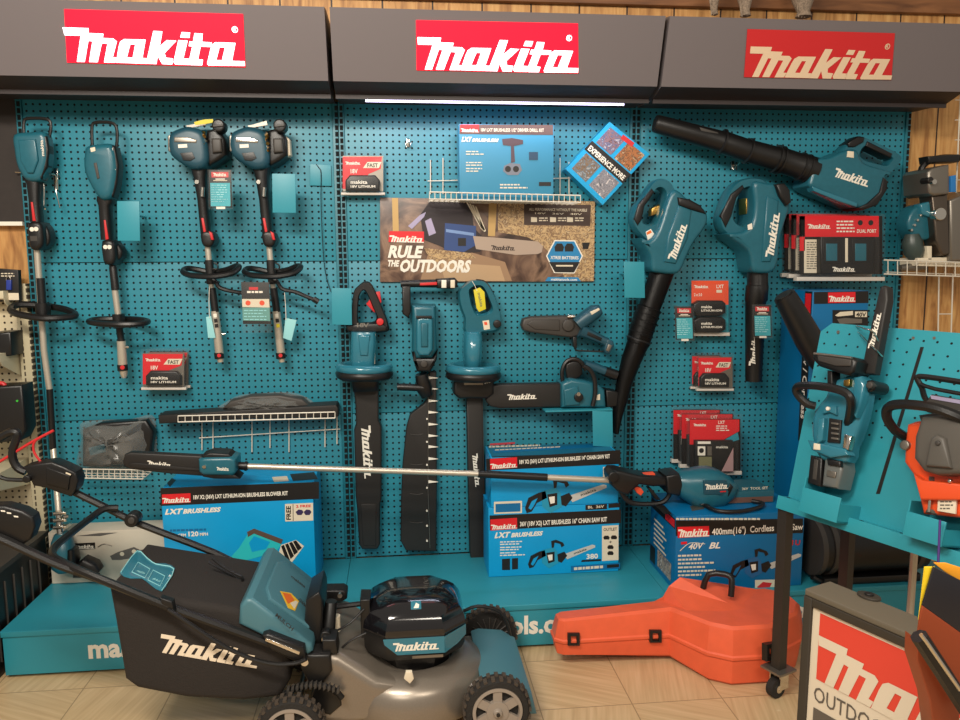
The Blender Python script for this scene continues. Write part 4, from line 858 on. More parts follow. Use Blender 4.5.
t = thing('hedge_trimmer', 'hedge trimmer with teal loop handle and yellow tag, right one of three', 'hedge trimmer', PB(477, 565, .05))
g = G(); g.frame(WALL, [(459, 292), (464, 286), (473, 280.5), (485, 281.5), (492, 290), (497, 302), (501.5, 320), (499, 331), (480, 334), (465, 334), (465, 320), (460, 306)], [(470, 291), (472, 288), (476, 286), (482, 286.5), (486, 292), (489, 299), (492, 307), (490, 311), (484, 313), (478, 313), (473, 306), (471, 298)], .03, .11, TOOL, .012); g.build('rear_handle', t)
g = G(); g.ptube(WALL, [(476, 281.5), (484, 283), (490, 291), (494, 301)], .095, .010, BLK, 4); g.disc(WALL, 497.5, 324, 4, .09, .125, BLK, bev=.004); g.slab(WALL, [(471, 286), (474, 283), (489, 300), (492, 308), (486, 311)], .05, .06, BLK, .001); g.build('grip', t)
g = G(); g.slab(WALL, [(473.5, 290), (480, 287.5), (484.5, 292), (486, 309), (479, 312), (476.5, 308)], .115, .119, YEL, .001); g.ptube(WALL, [(472, 281), (475, 286), (477, 291)], .12, .0012, WHT, 2); g.text('makita', WALL, (477.5, 293), (480.5, 307), 3, .1195, mat('olive_print', (120, 118, 84), .5)); lab(g.build('paper_tag', t), 'yellow paper tag')
g = G(); g.slab(WALL, [(482.5, 321), (489, 320), (490, 329), (484, 330)], .11, .1115, CRM); g.slab(WALL, [(484, 322), (487, 322), (487.5, 325), (484.5, 325)], .1115, .112, PINK); g.build('warning_label', t)
g = G(); g.loft(WALL, [(472.5, 331, 9, .09, .05), (472.5, 337, 9.5, .09, .075), (472, 350, 9.8, .095, .085), (472, 362, 8.8, .09, .08), (472, 370, 7, .09, .06)], TOOLB, 2.6, N_=22); g.build('motor_housing', t)
guard(t, 473, 371, 23, TOOLB)
g = G(); g.slab(WALL, [(454, 380), (494, 380), (494, 394), (488, 399), (459, 399), (453.5, 394)], .03, .12, BLK, .012); g.slab(WALL, [(464, 381), (483, 381), (483, 385), (464, 385)], .118, .1215, STEEL, .001); g.text('5.0', WALL, (484.5, 383.7), (491, 382.5), 3, .1206, WHT, .03); g.build('battery', t)
g = G(); g.slab(WALL, [(466.5, 397), (482.5, 397), (486, 555), (485, 565.5), (472.5, 565.5), (470, 555)], .015, .065, SHB, .006); g.ptube(WALL, [(482.5, 399), (485.5, 560)], .066, .0012, DGR, 1); g.logo(WALL, (472, 454), (475.5, 487), .0666, WHT, 5.5); g.build('blade_sheath', t)

# --- pruning saw and small chainsaw
t = thing('pruning_saw', 'small one handed pruning saw with dark bar cover above the mini chainsaw', 'pruning saw', PB(570, 335, .02))
g = G(); g.slab(WALL, [(521.5, 325.5), (523.5, 319), (531, 316.8), (562, 315.8), (577, 316.5), (583, 322), (581.5, 335), (572, 338), (548, 335), (530, 332.5), (523.5, 330.5)], .03, .075, DGR, .010)
g.slab(WALL, [(527, 324), (533, 320), (560, 319.5), (560, 331), (535, 329.5)], .07, .079, DGR, .004); g.disc(WALL, 568.5, 325.5, 6, .072, .086, DGR, bev=.005); g.build('bar_cover', t)
g = G(); g.loft(WALL, [(577, 325, 7, .08, .035), (586, 318, 7.5, .085, .04), (595, 311.5, 7.2, .085, .04), (600, 309.5, 5, .085, .03)], TOOLD, 2.5); g.cyl(PB(571, 316.5, .08), (1, 0, 0), .008, .03, CHR); g.slab(WALL, [(590, 312), (599, 308), (600, 310), (592, 315)], .12, .126, CRM, .002); g.build('motor_housing', t)
g = G(); g.loft(WALL, [(580, 330, 7, .08, .035), (588, 333.5, 5.5, .08, .03), (600, 339, 4.2, .08, .028), (606, 342, 4.8, .08, .03)], TOOLD, 3); g.slab(WALL, [(588, 331.5), (602, 338), (601, 341), (587, 335)], .105, .113, BLK, .002); g.build('grip', t)
g = G(); g.slab(WALL, [(607.5, 339), (613.5, 341), (614.5, 346), (610, 354), (605.5, 353), (604, 349)], .05, .11, TOOLD, .006); g.slab(WALL, [(608.5, 344), (612.5, 345.5), (609, 352), (606, 350.5)], .108, .114, STEEL, .003); g.build('battery', t)
g = G(); g.ptube(WALL, [(574, 337), (574, 344), (576, 350), (585, 351), (603, 351.5)], .08, .0035, BLK, 4); g.slab(WALL, [(573, 337), (577, 337), (577, 349), (573.5, 347)], .06, .095, BLK, .003); g.build('hand_guard', t)
t = thing('saw_rest', 'teal L shaped shelf bracket holding the mini chainsaw', 'display hook', PB(590, 412, 0))
zz = PB(590, 409.3, .15).z
g = G(); x0 = PB(545, 410, .15).x; x1 = PB(612, 410, .15).x; g.box(x0, x1, -.16, -.007, zz-.006, zz, TEAL, .001); g.build('shelf', t)
G().slab(WALL, [(592.5, 411), (612.5, 411.5), (613, 447), (593, 446)], .156, .16, TEAL, .001).build('plate', t)
t = thing('chainsaw', 'mini chainsaw with covered bar and white lettering on the teal rest', 'chainsaw', PB(580, 408, .1))
g = G(); g.slab(WALL, [(485.5, 396), (487, 389.5), (492, 385.5), (500, 384.3), (563, 383.5), (563, 407.5), (500, 408.5), (490, 406.5), (486.5, 402)], .07, .11, SHB, .008, sm=0); g.logo(WALL, (507.5, 400), (536.5, 398.8), .1108, WHT); g.build('bar_cover', t)
g = G(); g.slab(WALL, [(561.5, 384), (571, 379), (584, 381), (598, 384), (605, 390), (606.5, 408), (562, 408)], .03, .14, TOOL, .015, seg=4); g.slab(WALL, [(564, 390), (578, 386), (580, 405), (565, 406)], .135, .15, TOOL, .006)
g.disc(WALL, 579, 397.5, 4.6, .14, .16, BLK, bev=.004); g.cyl(PB(578.5, 394, .158), (0, -1, 0), .008, .01, CHR); g.slab(WALL, [(595, 396), (600, 394), (600, 400), (596, 400)], .139, .142, CRM); g.slab(WALL, [(606, 390), (618, 392), (620, 406), (607, 408)], .04, .12, BLK, .006); g.build('body', t)
g = G(); g.ptube(WALL, [(563.5, 386), (562, 372), (566, 362), (574, 359), (581, 362), (586, 370)], .10, .009, BLK, 4); g.slab(WALL, [(566, 364), (580, 361), (583, 374), (576, 380), (570, 386), (567, 378)], .05, .10, BLK, .008, sm=2); g.build('hand_guard', t)
g = G(); g.ptube(WALL, [(583, 366), (590, 370), (594.5, 380), (595, 394), (592.5, 406)], .15, .0095, BLK, 4); g.build('front_handle', t)
g = G(); g.loft(WALL, [(584, 364, 4.5, .09, .03), (594, 367, 4.5, .09, .03), (606, 371.5, 4.2, .09, .03), (614, 374.5, 4.8, .09, .035)], TOOLD, 3); g.loft(WALL, [(604, 371, 5, .09, .036), (615.5, 375, 5.2, .09, .036)], BLK, 3); g.build('rear_handle', t)

# --- cartons on the deck
def saw_print(g, F, m, d, s, ox, oy, flip=False):
    # printed picture of a chainsaw: engine block, handles and bar
    q = lambda L: [(ox+x*s, oy+y*s) for x, y in L]
    g.poly(F, q([(0, 26), (4, 14), (16, 8), (24, 6), (26, 14), (14, 20), (8, 30), (2, 32)]), d, m[0]); g.poly(F, q([(4, 26), (8, 18), (15, 14), (10, 24), (7, 28)]), d+.0004, m[3])
    g.poly(F, q([(20, 6), (36, 2), (42, 8), (44, 24), (30, 32), (20, 24)]), d, m[1]); g.poly(F, q([(26, 10), (38, 8), (38, 22), (29, 25)]), d+.0004, m[0]); g.poly(F, q([(28, 13), (35, 12), (35, 20), (30, 21)]), d+.0008, WHT)
    g.poly(F, q([(34, 3), (33, -7), (40, -9), (50, -5), (52, -1), (48, 2), (46, -3), (38, -5), (37, 2)]), d+.0004, m[0]); g.poly(F, q([(42, 12), (52, 8), (56, 14), (48, 24), (43, 22)]), d+.0004, m[0])
    g.poly(F, q([(50, 12), (92, -2), (96, -1), (96, 2), (56, 19)]), d, m[2]); g.text('makita', F, (ox+66*s, oy+12*s), (ox+84*s, oy+5.5*s), 3.2*s, d+.0004, DGR)
PIC = (CBLK, mat('print_cyan', (36, 150, 184), .4), mat('print_silver', (196, 196, 190), .4), CARD)
a = V((1.771, 0, 0))
t, F, T = printed_box('chainsaw_box', 'blue chainsaw kit carton at the bottom of the stack, beside the hedge trimmer sheath', 1.784, 2.318, -.28, -.09, DT+.001, .462, CARD)
g = G(); g.poly(F, [(489.5, 515.5), (621, 509.5), (621, 523), (489.8, 530.5)], 0, CBLK); g.poly(F, [(490.3, 519.5), (517, 517.8), (517.2, 529), (490.6, 530.6)], .0006, LREDB); g.logo(F, (491, 529.8), (517, 528.3), .0012, WHT)
g.text('36V (18V X2) LXT BRUSHLESS 16" CHAIN SAW KIT', F, (520, 526.3), (607, 521.4), 4.6, .0006, WHT, .03); g.text('LXT', F, (494.5, 538), (509, 537.2), 5.5, .0006, WHT, .05, .3); g.text('BRUSHLESS', F, (511, 537.2), (542, 535.2), 4.2, .0006, WHT, .05, .3)
for v in (541.5, 547, 552.5): g.lines(F, 500, v, 526, 2, 2.4, 1.1, .0006, WHT, .4, -.03)
saw_print(g, F, PIC, .0006, .70, 528, 546)
g.poly(F, [(502, 559), (510, 558.5), (510, 570), (502, 570)], .0006, CBLK); g.poly(F, [(512, 558.5), (518, 558), (518, 569), (512, 569.5)], .0006, CBLK)
g.poly(F, [(602, 526), (618.5, 525), (618.5, 560), (602, 561)], .0006, CRM); g.text('OUTLET', F, (603.5, 531), (617, 530.4), 3, .0012, DGR)
for u, v in ((606.5, 537.5), (614, 537.2), (610.5, 547), (610.5, 553)): g.slab(F, [(u-3.2, v), (u-1.8, v-1.8), (u+1.8, v-1.8), (u+3.2, v), (u+2.6, v+2), (u-2.6, v+2)], .0006, .0012, CBLK)
g.text('+', F, (609, 543.5), (612, 543.4), 3, .0012, DGR); g.text('380', F, (586.5, 559), (598, 558.3), 5, .0006, WHT, .03); g.poly(F, [(582, 560), (601, 559), (601, 561), (581, 562)], .0006, CBLK)
g.poly(F, [(571, 566), (620, 562.5), (620, 568.5), (571, 572)], .0006, CARDD); g.slab(F, [(607, 564.8), (619, 564), (619, 567.2), (607, 568)], .0006, .001, CBLK); g.lines(F, 574, 567.5, 603, 1, 1, 2.6, .001, CRM, 0, -.07); g.build('front_print', t)
t, F, T = printed_box('chainsaw_box', 'blue chainsaw kit carton on top of the stack of two, behind the pole saw shaft', 1.794, 2.312, -.28, -.09, .4635, .668, CARD)
g = G(); g.poly(F, [(486, 461), (620.5, 452.5), (620.8, 462.5), (486.5, 471.5)], 0, CBLK) if 0 else None
g.poly(F, [(486, 458.8), (620.3, 450), (620.6, 464), (486.3, 470.5)], 0, CBLK); g.poly(F, [(490, 459), (517, 457.2), (517.3, 467.5), (490.3, 469.5)], .0006, LREDB); g.logo(F, (490.5, 469), (517, 467.3), .0012, WHT)
g.text('18V X2 (36V) LXT LITHIUM-ION BRUSHLESS 14" CHAIN SAW KIT', F, (519.5, 464), (610, 458), 4, .0008, WHT, .03)
saw_print(g, F, PIC, .0006, .85, 525, 486)
g.poly(F, [(494, 501.8), (522, 500.8), (522, 513), (494, 514)], .0006, CRM); g.poly(F, [(495.5, 504), (520.5, 503), (520.5, 511.5), (495.5, 512.5)], .001, CARDD)
g.slab(F, [(585.5, 505), (607, 503.8), (607, 509), (585.5, 510)], .0006, .001, CBLK); g.text('BL  36V', F, (588, 508.5), (604, 507.6), 2.6, .0014, CRM); g.slab(F, [(608.5, 503.8), (620, 503), (620, 507.2), (608.5, 508)], .0006, .001, CBLK); g.poly(F, [(603, 467), (611, 466.5), (611, 477), (603, 477.5)], .0006, CRM); g.poly(F, [(612.5, 466.5), (620, 466), (620, 476), (612.5, 476.5)], .0006, CRM); g.build('front_print', t)
g = G(); TB = mat('box_top_blue', (24, 104, 136), .4); g.poly(T, [(1.80, -.265), (2.306, -.265), (2.306, -.095), (1.80, -.095)], -.0003, TB, True); g.poly(T, [(1.80, -.279), (2.306, -.279), (2.306, -.262), (1.80, -.262)], -.0002, CBLK, True); g.poly(T, [(490, 443.5), (515, 442), (515, 444), (490, 445.5)], 0, LREDB); g.lines(T, 489, 446, 540, 1, 2, 1.6, 0, CRM, 0, -.03); g.poly(T, [(492, 450), (612, 443), (614, 446), (494, 453)], 0, CARDD); g.lines(T, 495, 449.5, 560, 1, 2, 1, .0004, CRM, 0, -.05); g.build('top_print', t)

t, F, T = printed_box('blower_box', 'large blue blower kit carton with FREE offer panel, behind the mower bag', .553, 1.108, -.34, -.05, DT+.001, .603, CARD)
g = G(); g.poly(F, [(160.5, 488), (319, 481.8), (319, 498.8), (160.5, 506)], 0, CBLK); g.poly(F, [(162, 494.5), (190.5, 493.2), (190.7, 502.5), (162.2, 504)], .0006, LREDB); g.logo(F, (162.5, 503.2), (190.5, 502), .0012, WHT)
g.text('18V X2 (36V) LXT LITHIUM-ION BRUSHLESS BLOWER KIT', F, (193.5, 499.3), (288, 495), 4.2, .0006, WHT, .03); g.text('LXT', F, (165, 514.5), (181.5, 513.6), 5.5, .0006, WHT, .05, .3); g.text('BRUSHLESS', F, (183, 513.5), (220, 511.5), 4.6, .0006, WHT, .05, .3)
g.text('120', F, (188.5, 536.2), (198.5, 536), 5, .0006, WHT, .03); g.text('MPH', F, (200, 535.8), (208, 535.4), 3.2, .0006, WHT, .03); g.lines(F, 170, 529.5, 206, 1, 1, 2, .0006, CARDD, 0, -.03); g.text('CFM', F, (178, 536.6), (186, 536.4), 3, .0006, WHT, .03)
g.poly(F, [(285, 504), (313, 502.8), (313.2, 520.5), (285.2, 521.5)], .0006, CRM); g.text('FREE', F, (290.8, 519.8), (290.6, 506), 4.5, .0012, CBLK, .03); g.poly(F, [(292.7, 504), (293.3, 504), (293.5, 521), (292.9, 521)], .0012, CBLK); g.text('2 FREE', F, (296, 507.6), (311, 507), 2.6, .0012, LREDB, .03)
for u in (299.5, 307.5): g.slab(F, [(u-4, 512), (u-1, 509.5), (u+2.5, 510), (u+4, 512), (u+2, 515), (u-2, 515)], .0006, .0014, mat('print_violet', (56, 44, 84), .5))
BT = mat('print_aqua', (40, 190, 196), .45)
g.poly(F, [(228, 560), (239, 548), (246, 537), (249, 531), (254, 529.5), (282, 540), (281, 545), (276, 552), (255, 558), (240, 562)], .0006, BT); g.poly(F, [(249, 543), (254, 536), (270, 542), (266, 549), (252, 552)], .001, CARD); g.poly(F, [(247, 532), (254, 528.5), (283, 539.5), (281, 544), (254, 533.5), (248, 537)], .0014, mat('print_umber', (90, 72, 62), .5))
g.poly(F, [(281, 545), (296, 540), (304, 546), (290, 565), (277, 560)], .001, CRM)
for k in range(4): g.poly(F, [(281+k*4, 546-k*1.5), (284+k*4, 544.8-k*1.5), (290+k*4, 560-k*4), (287+k*3.6, 563-k*4)], .0014, CBLK)
g.build('front_print', t)
g = G(); g.poly(T, [(290, 474), (314, 472), (318, 479), (293, 481)], 0, CBLK); g.poly(T, [(272, 477), (287, 476), (289, 481), (274, 482)], 0, CRM); g.poly(T, [(167, 483), (172, 478), (176, 480), (170, 487)], 0, CBLK); g.build('top_print', t)

WB = mat('white_carton', (206, 196, 178), .6, noise=.04, nscale=10)
zt = PB(100, 531, .14).z
t, F, T = printed_box('pale_tool_box', 'cream carton with faint grey tool picture at the left end of the deck', .03+.025, .545, -.14, -.03, DT+.001, zt, WB)
g = G(); g.slab(F, [(73, 543.5), (95, 542.5), (95.3, 549), (73.3, 550)], 0, .0006, CBLK); g.logo(F, (75, 549.3), (94.5, 548.5), .0012, WHT, 4.5)
g.poly(F, [(110, 556), (118, 552), (134, 547), (140, 550), (146, 549), (146, 556), (120, 560), (112, 560)], .0006, mat('print_ash', (96, 92, 88), .5)); g.disc(F, 122, 554, 2.2, .0006, .0012, CRM); g.disc(F, 134, 551.5, 2.2, .0006, .0012, CRM)
g.poly(F, [(76, 536), (100, 533), (118, 532.5), (100, 536)], .0006, mat('print_ash', (96, 92, 88), .5)); g.ptube(F, [(98, 547), (104, 544), (112, 546)], .0006, .002, STEEL, 3); g.poly(F, [(73, 574), (100, 573), (100, 577), (73, 578)], .0006, DGR); g.build('front_print', t)

# ================================================================== LEFT BAY LOWER SHELVES
wire_tray('wire_tray', 'short white wire tray under the left plastic wrapped part', (75, 469, 143, 470), .012, .12, 9, 12)
wire_tray('wire_tray', 'long white wire tray carrying the black blade cover, left bay', (178, 416, 335, 412), .012, .12, 6, 22, [(202, 418, 450), (213, 418, 456), (252, 417, 452), (270, 416, 448), (289, 416, 452), (325, 414, 447), (337, 414, 444)])
def film(g, pl, px, d0, d1, n=9, seed=1):
    rr = random.Random(seed); pts = [V(pl.loc(pl.at(u, v, d0))) for u, v in px]; pts = catmull(pts, 3, True)
    c = sum(pts, V((0, 0)))/len(pts); L = 7; vs = []; fs = []; m_ = len(pts)
    for k in range(L+1):
        f = 1-k/L
        for i, p in enumerate(pts):
            q = c+(p-c)*f; d = d0+(d1-d0)*sin(pi/2*min(1, k/L*1.6))+rr.uniform(-.014, .014)*(k > 0)
            vs.append(pl.g(q.x, q.y, d))
    for k in range(L):
        for i in range(m_):
            j = (i+1) % m_; fs.append((k*m_+i, k*m_+j, (k+1)*m_+j, (k+1)*m_+i))
    g.add(vs, fs, BAGP, False); return g
t = thing('plastic_wrapped_part', 'dark part in a crinkled clear plastic bag lying on the short left tray', 'bagged part', PB(112, 470, .07))
g = G(); g.slab(WALL, [(82, 430), (100, 423), (146, 420), (153, 432), (150, 464), (120, 468), (82, 467)], .02, .07, BLK, .012); g.slab(WALL, [(112, 446), (124, 432), (134, 440), (132, 456), (120, 458)], .05, .08, DGR, .01); g.slab(WALL, [(88, 448), (104, 444), (106, 452), (90, 456)], .06, .075, TOOL, .004); g.build('contents', t)
g = G(); film(g, WALL, [(80, 424), (96, 420), (130, 419), (152, 415), (156, 430), (154, 468), (120, 472), (78, 470), (81, 440)], .02, .12, seed=3); g.build('clear_bag', t)
t = thing('plastic_wrapped_guard', 'dark guard in a clear bag lying on the long black blade cover', 'bagged part', PB(262, 408, .07))
g = G(); g.slab(WALL, [(222, 409), (230, 401), (250, 396), (280, 395), (302, 399), (312, 408)], .02, .08, DGR, .010); g.build('contents', t)
g = G(); film(g, WALL, [(216, 411), (226, 402), (240, 395), (262, 393), (290, 392), (308, 398), (316, 407), (300, 411), (250, 412)], .02, .105, seed=5); g.build('clear_bag', t)
o = G().slab(WALL, [(158, 415.5), (226, 411), (336, 405), (338, 408), (338, 417), (226, 419.5), (159, 424)], .02, .115, SHB, .004, front=SHB).build('blade_cover'); tag(o, 'long black channel shaped blade cover lying on the long wire tray', 'blade cover')

# ================================================================== RIGHT BAY
def frame_hole(*a, **k): pass
t = thing('leaf_blower', 'leaf blower hung diagonally, long black tube pointing down left, left of two upright ones', 'leaf blower', PB(616, 432, .1))
g = G(); g.frame(WALL, [(633, 222), (635, 208), (642, 199), (654, 181.5), (664, 178.5), (673, 184), (676, 196), (668, 222), (659, 240), (650, 243), (640, 234)],
    [(643, 220), (644, 210), (647, 203), (656, 190), (661, 188), (665, 191), (665.5, 197), (661, 209), (656.5, 221), (651, 223.5), (645, 223)], .06, .14, TOOL, .014)
g.slab(WALL, [(668, 200), (676, 189), (692, 202), (705, 209), (708.5, 219), (704, 230), (695, 242), (687, 258), (682, 270), (675, 274), (660, 273), (652, 270), (650.5, 256), (641, 238), (650, 240), (659, 228)], .03, .17, TOOL, .017, sm=3, seg=5)
g.slab(WALL, [(679, 205), (692, 210), (688, 238), (676, 264), (664, 262), (668, 236)], .16, .178, TOOLD if 0 else TOOL, .008); g.logo(WALL, (675.5, 261), (687.5, 225), .1786, WHT, 8.5); g.build('blower_body', t)
g = G(); g.slab(WALL, [(634, 219), (638, 205), (652, 188), (655, 192), (645, 206), (642, 220), (638, 226)], .10, .146, BLK, .008); g.build('grip', t)
g = G(); g.slab(WALL, [(678, 197), (690, 199), (701, 205), (707, 214), (699, 212), (686, 208), (679, 205)], .09, .18, BLK, .010); g.build('air_intake', t)
g = G(); g.slab(WALL, [(646, 232), (651, 229), (655, 235), (648, 240)], .14, .146, WHT, .001); g.poly(WALL, [(646.5, 232.5), (650.5, 230), (652, 232.5), (647, 235)], .1465, mat('label_orange', (230, 110, 40), .5)); g.build('switch_label', t); g = G(); g.slab(WALL, [(652, 208), (660, 204), (659, 214), (651, 216)], .06, .10, mat('brass', (190, 150, 80)), .004); g.build('battery_terminal', t)
g = G(); g.loft(WALL, [(663.5, 268, 11.5, .10, None), (660, 278, 11.3, .10, None), (653, 298, 10.8, .10, None), (649, 309, 10.5, .10, None), (648.6, 310, 11.6, .10, None), (642, 329, 11.8, .10, None), (638, 343, 11.5, .10, None), (637.7, 344, 10.6, .10, None), (631, 361, 9.6, .10, None), (625, 380, 8, .10, None), (621, 398, 7, .10, .03), (617.5, 415, 5, .10, .03), (615.5, 433, 2.6, .10, .028)], BLK, N_=20)
for q in range(6):
    u, v = 649-q*2.05, 309+q*6.2; g.loft(WALL, [(u+.4, v-1.2, 11.2, .10, None), (u+.2, v-.7, 12.4, .10, None), (u-.2, v+.7, 12.4, .10, None), (u-.4, v+1.2, 11.2, .10, None)], BLK, N_=20, ends=False); g.build('nozzle_tube', t)
t = thing('leaf_blower', 'leaf blower hung straight down with short black tube, right of two upright ones', 'leaf blower', PB(754, 380, .1))
g = G(); g.frame(WALL, [(719.5, 222), (722, 209), (730, 190), (741, 180), (756, 177.5), (768, 182), (772, 200), (768, 226), (760, 240), (746, 242), (726, 234)],
    [(734.5, 216), (736, 208), (740, 196), (744.5, 189), (749.5, 187.5), (753, 190), (754, 204), (752.5, 219), (746, 224.5), (740, 224.5), (736, 221)], .06, .14, TOOL, .014)
g.slab(WALL, [(754, 182), (768, 183), (778, 184), (788, 191), (790.5, 206), (786, 222), (781, 240), (779, 260), (773, 272), (757, 273), (752, 268), (748, 250), (727, 234), (742, 232), (752, 224), (755, 204)], .03, .17, TOOL, .017, sm=3, seg=5)
g.slab(WALL, [(767, 196), (779, 200), (776, 240), (771, 262), (762, 262), (764, 230)], .16, .178, TOOL, .008); g.logo(WALL, (773.5, 257.5), (780, 213), .1786, WHT, 8.5); g.build('blower_body', t)
g = G(); g.slab(WALL, [(720.5, 216), (731, 194), (743, 184.5), (745, 188), (737, 198), (732, 216), (726, 228)], .10, .146, BLK, .008); g.build('grip', t)
g = G(); g.slab(WALL, [(776, 184), (785, 183), (790.5, 190), (792, 202), (787, 206), (780, 196)], .06, .19, BLK, .010); g.build('air_intake', t)
g = G(); g.slab(WALL, [(746, 198), (749, 198), (749, 214), (746, 214)], .03, .10, mat('brass', (190, 150, 80)), .002); g.build('battery_terminal', t); g = G(); g.poly(WALL, [(747.5, 225), (752, 223), (752.5, 229), (748, 230)], .1725, WHT); g.build('switch_label', t)
g = G(); g.loft(WALL, [(757.5, 270, 9.6, .10, None), (757.5, 285, 9.8, .10, None), (757.2, 286, 10.6, .10, None), (756, 300, 10.6, .10, None), (755.5, 302, 9.6, .10, None), (753.5, 381, 7.6, .10, None)], BLK, N_=20)
g.logo(Plane((0, -.134, 0), (1, 0, 0), (0, 0, 1)), (757.5, 366), (761, 334), .0005, WHT, 9); g.build('nozzle_tube', t)
t = thing('leaf_blower', 'leaf blower mounted sideways at the top, black tube pointing left', 'leaf blower', PB(840, 205, .05))
g = G(); g.frame(WALL, [(838, 157), (845, 146), (858, 136.5), (866, 137), (880, 143.5), (901, 154.5), (902.5, 160), (895, 170), (886, 177), (870, 172), (850, 166)],
    [(862.5, 156), (863, 150.5), (865, 147.5), (868, 146), (871, 146.5), (881, 151), (892, 157.5), (890.5, 161), (887, 164.5), (877, 163), (868, 160.5)], .06, .13, TOOL, .012)
g.slab(WALL, [(817.5, 160), (830, 157), (846, 150), (858, 150), (864, 162), (884, 169), (893, 172), (887, 179), (885.5, 192), (877, 204), (862, 209), (835, 198), (812, 188), (810, 180)], .03, .17, TOOL, .017, sm=3, seg=5)
g.slab(WALL, [(812, 186), (822, 190), (858, 203), (857, 207), (838, 201), (814, 191)], .13, .178, TOOLB, .004); g.logo(WALL, (833.5, 176.5), (867.5, 187), .1712, WHT, 8.5); g.build('blower_body', t)
g = G(); g.slab(WALL, [(848, 143), (858, 136), (865, 137), (864, 142), (855, 147), (849, 147)], .07, .138, BLK, .006); g.slab(WALL, [(868, 141), (893, 153.5), (891, 158), (866, 146)], .07, .138, BLK, .006); g.build('grip', t)
g = G(); g.slab(WALL, [(884, 177), (888.5, 181), (887.5, 190), (878, 205), (864, 210), (858, 208), (868, 203), (880, 192)], .05, .178, BLK, .008); g.build('air_intake', t)
g = G(); g.slab(WALL, [(848, 151), (854, 151.5), (854, 158), (847, 157)], .165, .173, CRM, .001); g.build('switch_label', t)
g = G(); g.loft(WALL, [(655, 123.5, 8, .12, None), (657, 124, 8.6, .12, None), (700, 136, 9.6, .12, None), (720, 141.5, 10.2, .12, None), (722, 142, 10.6, .12, None), (745, 150, 10.6, .12, None), (770, 157, 11, .12, None), (780, 160, 12, .12, None), (796, 165, 11.8, .12, None), (798, 165.7, 12.6, .12, None), (814, 171, 12.8, .12, None)], BLK, N_=22)
for u, v in ((722, 142), (748, 151), (776, 159), (780, 160.2), (800, 166.5), (806, 168.4)):
    g.loft(WALL, [(u-1.4, v-.4, 10.5, .12, None), (u-.8, v-.2, 12.4+(u > 770)*1.2, .12, None), (u+.8, v+.2, 12.4+(u > 770)*1.2, .12, None), (u+1.4, v+.4, 10.5, .12, None)], BLK, N_=20, ends=False)
g.loft(WALL, [(654.6, 123.4, 6.6, .12, None), (655.6, 123.7, 6.8, .12, None)], CBLK); g.slab(WALL, [(700, 127), (718, 132), (720, 136), (701, 131)], .13, .158, DGR, .003); g.build('nozzle_tube', t)

# cartons of the right bay
t, F, T = printed_box('chainsaw_carton', 'deep blue chainsaw carton on the right end of the deck, reading 400mm', 2.475, 2.985, -.50, -.20, DT+.001, .474, CARDD)
g = G(); g.poly(F, [(676, 521), (800, 526), (800, 536.5), (676, 545)], 0, CBLK) if 0 else None
g.poly(F, [(675.6, 520.5), (803, 518.5), (803, 533), (675.9, 536)], 0, CBLK); g.poly(F, [(677.5, 527), (709, 526), (709.3, 536.5), (677.8, 538)], .0006, LREDB); g.logo(F, (678, 537.5), (709.2, 536.2), .0012, WHT, 8)
g.text('400mm(16")  Cordless', F, (712, 535), (774, 530.8), 6.4, .0006, WHT, .02); g.text(') Saw', F, (787, 530.2), (803, 529.6), 6, .0006, WHT, .02)
g.text('40V', F, (688, 549.5), (702, 548.5), 6, .0006, WHT, .02, .3); g.text('BL', F, (709, 548.5), (720, 548), 6, .0006, WHT, .03, .3); g.poly(F, [(681, 542), (687, 541.5), (687, 544), (681, 544.5)], .0006, LREDB); g.ptube(F, [(680, 551), (690, 543), (705, 544)], .0004, .0012, CRM, 3)
g.lines(F, 678, 555, 716, 6, 3.9, 1.8, .0006, CRM, .4, -.03)
saw_print(g, F, (CBLK, mat('print_steelblue', (40, 100, 150), .4), PIC[2], CARDD), .0006, .74, 730, 555)
g.poly(F, [(755, 580), (775, 579.5), (775, 591), (755, 592)], .0006, CRM); g.slab(F, [(757, 587), (763, 582), (772, 583), (769, 589), (760, 590)], .0006, .001, LRED); g.text('II', F, (789, 545), (793, 545), 5, .0006, LRED, .03); g.text('U', F, (795, 545), (800, 545), 5, .0006, LRED, .03); g.build('front_print', t)
g = G(); SL = Plane((2.475-.0006, 0, 0), (0, -1, 0), (0, 0, 1)); yz = lambda y, z: (-y, z)
g.poly(SL, [(.21, .42), (.49, .42), (.49, .46), (.21, .46)], 0, CBLK, True); g.poly(SL, [(.38, .425), (.485, .425), (.485, .455), (.38, .455)], .0006, LREDB, True)
for k in range(6): g.poly(SL, [(.25, .385-k*.02), (.36+.02*(k % 3), .385-k*.02), (.36+.02*(k % 3), .377-k*.02), (.25, .377-k*.02)], .0004, CRM, True)
g.poly(SL, [(.30, .20), (.46, .20), (.46, .27), (.30, .27)], .0004, photo_mat('person_print', [(60, 50, 44), (190, 170, 150), (90, 80, 90), (220, 210, 200)], 30), True); g.poly(SL, [(.21, .19), (.27, .19), (.27, .26), (.21, .26)], .0006, CBLK, True); g.build('side_print', t)
g = G()
g.lines(T, 676, 518, 760, 1, 2, 2, 0, CRM, 0, .0); g.poly(T, [(655, 505.5), (664, 505), (672, 514), (664, 514)], 0, CBLK); g.poly(T, [(690, 506), (706, 503), (704, 509), (692, 511)], 0, STEEL); g.build('top_print', t)
o, F, T = printed_box('flat_carton', 'flat teal and brown carton lying on the chainsaw carton behind the pole saw motor', 2.58, 2.92, -.38, -.21, .4755, .522, mat('flat_box_teal', (38, 96, 110), .5))
g = G(); g.poly(F, [(700, 497), (776, 497), (776, 501), (700, 501)], 0, CEDGE) if 0 else None
